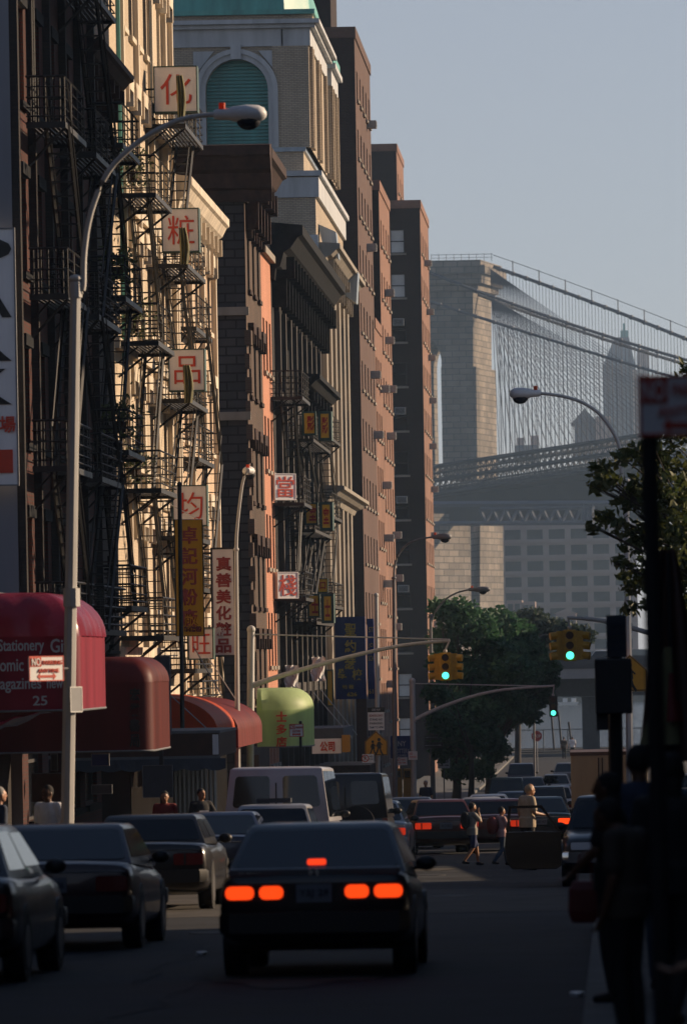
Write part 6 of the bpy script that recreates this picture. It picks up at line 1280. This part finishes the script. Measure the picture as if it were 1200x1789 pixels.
# curved soffit girder under the deck
b = MB(); tp_ = []; bt_ = []
for i in range(25):
    t = i / 24; u = 740 + 560 * t; tp_.append(P(u, 868 - 92 * t, Yb + 4)); bt_.append(P(u, 899 - 18 * t, Yb + 4))
rings = [[a_, c_, c_ + Vector((0, 10, .5)), a_ + Vector((0, 10, 0))] for a_, c_ in zip(tp_, bt_)]; b.loft(rings); b.build('soffit_girder', 'steel_bridge', T)
lt, lb = lineP(740, 881, 1085, 881, Yb - 6, Yb - 6, 26), lineP(740, 914, 1035, 914, Yb - 6, Yb - 6, 26)
b = MB(); b.tube([P(740, 881, Yb - 78), P(1100, 879, Yb - 78)], .5, 4); b.tube([P(838, 890, Yb - 78), P(1034, 886, Yb - 78)], .42, 4); b.tube([P(740, 915, Yb - 78), P(1034, 913, Yb - 78)], .4, 4)
u = 838
while u < 1030:
    b.bar(P(u, 889, Yb - 78), P(u + 11, 914, Yb - 78), .28); b.bar(P(u + 11, 914, Yb - 78), P(u + 22, 888, Yb - 78), .28); u += 22
for u in (1018, 1026, 1034): b.bar(P(u, 880, Yb - 78), P(u, 914, Yb - 78), .4)
b.build('lower_truss', 'far_grey', T)
b = MB(); q0, q1 = P(740, 912, Yb - 74), P(1300, 878, Yb - 74); b.box(q0.x, Yb - 74, q0.z, q1.x, Yb - 72, q1.z); b.build('truss_girder', 'steel_bridge', T)
b = MB(); b.box(pp(740, 900).x, Yb - 4, pp(800, 915).z, pp(1040, 900).x, Yb + 12, pp(800, 881).z); b.box(pp(1040, 900).x, Yb - 3, pp(1100, 908).z, pp(1300, 900).x, Yb + 12, pp(1100, 862).z); b.build('lower_deck', 'steel_bridge', T)
# four main cables, stays and hangers
CAB = [((861, 466), (1030, 527), (1320, 643), Yb + 2, .36), ((690, 452), (900, 533), (1320, 662), Yb - 3, .32), ((690, 457), (905, 541), (1320, 671), Yb + 4, .32), ((690, 507), (1000, 606), (1320, 702), Yb - 8, .3)]
curves = []
for a_, m_, c_, y, r in CAB:
    A, Mi, C = P(*a_, y), P(*m_, y), P(*c_, y); t_ = (m_[0] - a_[0]) / (c_[0] - a_[0]); pts = []
    for i in range(41):
        t = i / 40; L0 = (t - t_) * (t - 1) / (t_); L1 = t * (t - 1) / (t_ * (t_ - 1)); L2 = t * (t - t_) / (1 - t_); pts.append(A * L0 + Mi * L1 + C * L2)
    b = MB(); b.tube(pts, r, 6); cb = b.build('main_cable', 'cable', T, smooth=60); curves.append(pts)
    b = MB()
    for i in range(1, 40, 2): b.ball(pts[i], r * 1.35, None, None, 6, 4)
    each(b, 'cable_band', 'cable', cb)
b = MB(); b.tube([p + Vector((0, 0, 2.2)) for p in curves[0]], .06, 4)
for i in range(3, 40, 4): b.bar(curves[0][i], curves[0][i] + Vector((0, 0, 2.4)), .1)
b.build('cable_handrail', 'cable', T)
def dk(x): t = (x - topc[0].x) / (topc[-1].x - topc[0].x); return topc[0].lerp(topc[-1], t)
hang = MB(); stay_ = MB()
for ci, pts in enumerate(curves):
    for i in range(40):
        for q in (.0, .5):
            p = pts[i].lerp(pts[i + 1], q); e = dk(p.x)
            if p.x > pp(866, 500).x: hang.bar(p, (p.x, p.y, e.z), .042)
for y, u0, v0 in ((Yb + 1, 856, 470), (Yb - 5, 858, 521)):
    for i in range(32):
        e = P(872 + 12.5 * i if u0 > 800 else 868 + 13 * i, 800, y); e = Vector((e.x, y, dk(e.x).z)); stay_.bar(P(u0, v0, y), e, .05)
o = hang.build('hanger_wires', 'cable', T); o['kind'] = 'stuff'; o = stay_.build('stay_wires', 'cable', T); o['kind'] = 'stuff'
# far shore buildings
def fbox(name, label, cat, u0, v0, u1, v1, Y, m, depth=20, mS=None):
    a_, c_ = P(u0, v0, Y), P(u1, v1, Y); T = thing(name, label, cat, ((a_.x + c_.x) / 2, Y, c_.z)); b = MB(); b.box(a_.x, Y, c_.z, c_.x, Y + depth, a_.z); b.build('wall', m, T); return T, a_, c_
Yw = 1060; T = thing('warehouse_building', 'wide grey warehouse with a grid of dark windows under the bridge', 'building', (P(990, 1200, Yw).x, Yw, -6))
cw = Yw / F; us = [897 + 38.4 * i for i in range(6)]; vs_ = [933 + 27.6 * j for j in range(9)]
wins = [(P(u, v, Yw).x, P(u, v, Yw).z, 28 * cw, 17.5 * cw) for u in us for v in vs_]
b = MB(); x0, x1 = P(872, 1000, Yw).x, P(1112, 1000, Yw).x; z1 = P(990, 914, Yw).z; hs = sorted([x0, x1] + [q for w_ in sorted({round(w[0], 2) for w in wins}) for q in (w_ - 14 * cw, w_ + 14 * cw)])
wn2 = []
for i, u in enumerate(us):
    for j, v in enumerate(vs_): wn2.append((P(u, 1040, Yw).x, P(980, v, Yw).z, 28 * cw, 17.5 * cw))
REC = .9; facade(b, 'S', Yw, x0, x1, -8, z1, wn2); b.box(x0, Yw + 1.0, -8, x1, Yw + 30, z1 - .1); b.build('wall', 'ware', T)
for h_, z_, ww, hh in wn2:
    g = MB(); g.box(h_ - ww / 2, Yw + .7, z_ - hh / 2, h_ + ww / 2, Yw + .8, z_ + hh / 2); o = g.build('window', 'glass_far', T)
REC = .16
b = MB()
for j in range(9): b.box(x0 - .3, Yw - .4, P(980, vs_[j] + 11.5, Yw).z - .35, x1, Yw, P(980, vs_[j] + 11.5, Yw).z + .35)
each(b, 'ledge', 'ware', T)
T, a_, c_ = fbox('skyscraper', 'blue grey skyscraper with a stepped pointed green crown, beyond the cables', 'skyscraper', 1052, 640, 1112, 800, 2100, 'far_grey', 60)
k = 2100 / F
b = MB(); x0, x1 = a_.x, c_.x; zz = a_.z; wd = x1 - x0
b.add([(x0, 2100, zz), (x1, 2100, zz), (x1, 2112, zz), (x0, 2112, zz), (x0 + wd * .38, 2104, P(1090, 588, 2100).z), (x1 - wd * .18, 2104, P(1090, 588, 2100).z), (x1 - wd * .18, 2108, P(1090, 588, 2100).z), (x0 + wd * .38, 2108, P(1090, 588, 2100).z)], [(4, 5, 6, 7), (0, 1, 5, 4), (1, 2, 6, 5), (2, 3, 7, 6), (3, 0, 4, 7)]); b.build('pointed_roof', 'far_grey', T)
b = MB(); a2, c2 = P(1083, 568, 2100), P(1097, 590, 2100); b.box(a2.x, 2104, c2.z - .5, c2.x, 2109, a2.z - 2); b.box(a2.x + 1, 2105, a2.z - 2, a2.x + 2, 2106, a2.z + 1); b.build('crown', 'copper', T)
b = MB(); a2, c2 = P(1112, 600, 2100), P(1136, 800, 2100); b.box(a2.x, 2090, c2.z, c2.x, 2140, P(1120, 612, 2100).z); a3 = P(1104, 640, 2100); b.box(a3.x, 2092, c2.z, a3.x + 4, 2100, P(1104, 648, 2100).z); each(b, 'side_wing', 'far_pink', T)
T, a_, c_ = fbox('gabled_building', 'small hazy building with a pediment roof beside the skyscraper', 'building', 1003, 740, 1062, 800, 1500, 'far_grey', 25)
b = MB(); x0, x1 = a_.x - 1, P(1045, 740, 1500).x; b.prism([(x0, a_.z), (x1, a_.z), ((x0 + x1) / 2, P(1020, 714, 1500).z)], lambda a, c, d: (a, d, c), 1499, 1515); b.build('pediment', 'far_grey', T)
b = MB(); b.box(P(1040, 735, 1500).x, 1498, c_.z, c_.x + 1, 1520, P(1050, 728, 1500).z); b.build('lit_bay', 'far_pink', T)
T, a_, c_ = fbox('far_house', 'low hazy block with roof tanks seen through the bridge wires', 'building', 898, 778, 940, 805, 1500, 'far_grey', 20)
b = MB(); a2 = P(902, 765, 1500); b.box(a2.x, 1500, a_.z, a2.x + 2.2, 1505, a2.z); b.box(a2.x + 4, 1500, a_.z, a2.x + 6.4, 1505, a2.z + .6); each(b, 'roof_tank', 'far_pink', T)
for lab, u0, v0, u1, v1, m in (('pale pink low house on the far shore, left of the pair', 884, 1049, 912, 1075, 'far_pink'), ('pale low house beside the pink one on the far shore', 913, 1051, 935, 1075, 'far_pink'), ('small gabled house on the far shore above the traffic signal', 970, 1072, 1006, 1100, 'far_pink')):
    T, a_, c_ = fbox('far_house', lab, 'house', u0, v0, u1, v1, 1015, m, 10); b = MB()
    for i in range(2): x = a_.x + (c_.x - a_.x) * (.25 + .45 * i); b.box(x - .5, 1014.9, a_.z - 2.2, x + .5, 1014.98, a_.z - .7)
    each(b, 'window', 'glass_far', T)
    if 'gabled' in lab: b = MB(); b.prism([(a_.x - .3, a_.z), (c_.x + .3, a_.z), ((a_.x + c_.x) / 2, a_.z + .9)], lambda a, c, d: (a, d, c), 1014.7, 1026); b.build('roof', 'far_pink', T)
T, a_, c_ = fbox('storage_tank', 'pale cylindrical storage tower on the far shore, right of the tree', 'tank', 1146, 1052, 1170, 1130, 1015, 'white_sign', 5)
b = MB()
rn = random.Random(4)
for i in range(26):
    x = P(800 + 17 * i, 1200, 1011).x; hgt = rn.uniform(4, 9); b.box(x, 1010.2 + .05 * i, -7, x + rn.uniform(9, 15), 1011.5 + .05 * i, -7 + hgt)
T = thing('waterfront_sheds', 'dark line of low waterfront sheds along the far shore', 'sheds', (P(1000, 1200, 1011).x, 1011, -7)); each(b, 'shed', 'fdr_dark', T)
for lab, u in (('white boat on the far side of the river, left of the viaduct pier', 1000), ('small pale boat left of the other on the far side of the river', 985)):
    Y = 940; p = P(u, 1222, Y); T = thing('boat', lab, 'boat', (p.x, Y, WATER)); b = MB(); b.loft([[(p.x - .9, Y - .6, WATER), (p.x + .7, Y - .6, WATER), (p.x + .7, Y + .6, WATER), (p.x - .9, Y + .6, WATER)], [(p.x - 1.2, Y - .8, WATER + .6), (p.x + 1.1, Y - .8, WATER + .6), (p.x + 1.1, Y + .8, WATER + .6), (p.x - 1.2, Y + .8, WATER + .6)]]); b.build('hull', 'white_bright', T); b = MB(); b.box(p.x - .3, Y - .5, WATER + .6, p.x + .6, Y + .5, WATER + 1.3); b.build('cabin', 'white_bright', T)
# ------------------------------------------------------------------ haze and the end
b = MB(); b.box(-880, -50, -14, 880, 2250, 175); hz = b.build('haze', 'earth', None, uv=False); hz['kind'] = 'stuff'; hz.data.materials.clear()
m = bpy.data.materials.new('haze'); m.use_nodes = True; n = m.node_tree.nodes; l = m.node_tree.links; n.remove(n['Principled BSDF'])
pv = n.new('ShaderNodeVolumePrincipled'); pv.inputs['Color'].default_value = (.5, .72, 1.0, 1); pv.inputs['Density'].default_value = .00018; pv.inputs['Anisotropy'].default_value = .25
l.new(pv.outputs[0], n['Material Output'].inputs['Volume']); hz.data.materials.append(m); hz.visible_shadow = True
bpy.data.scenes.remove(TMP)
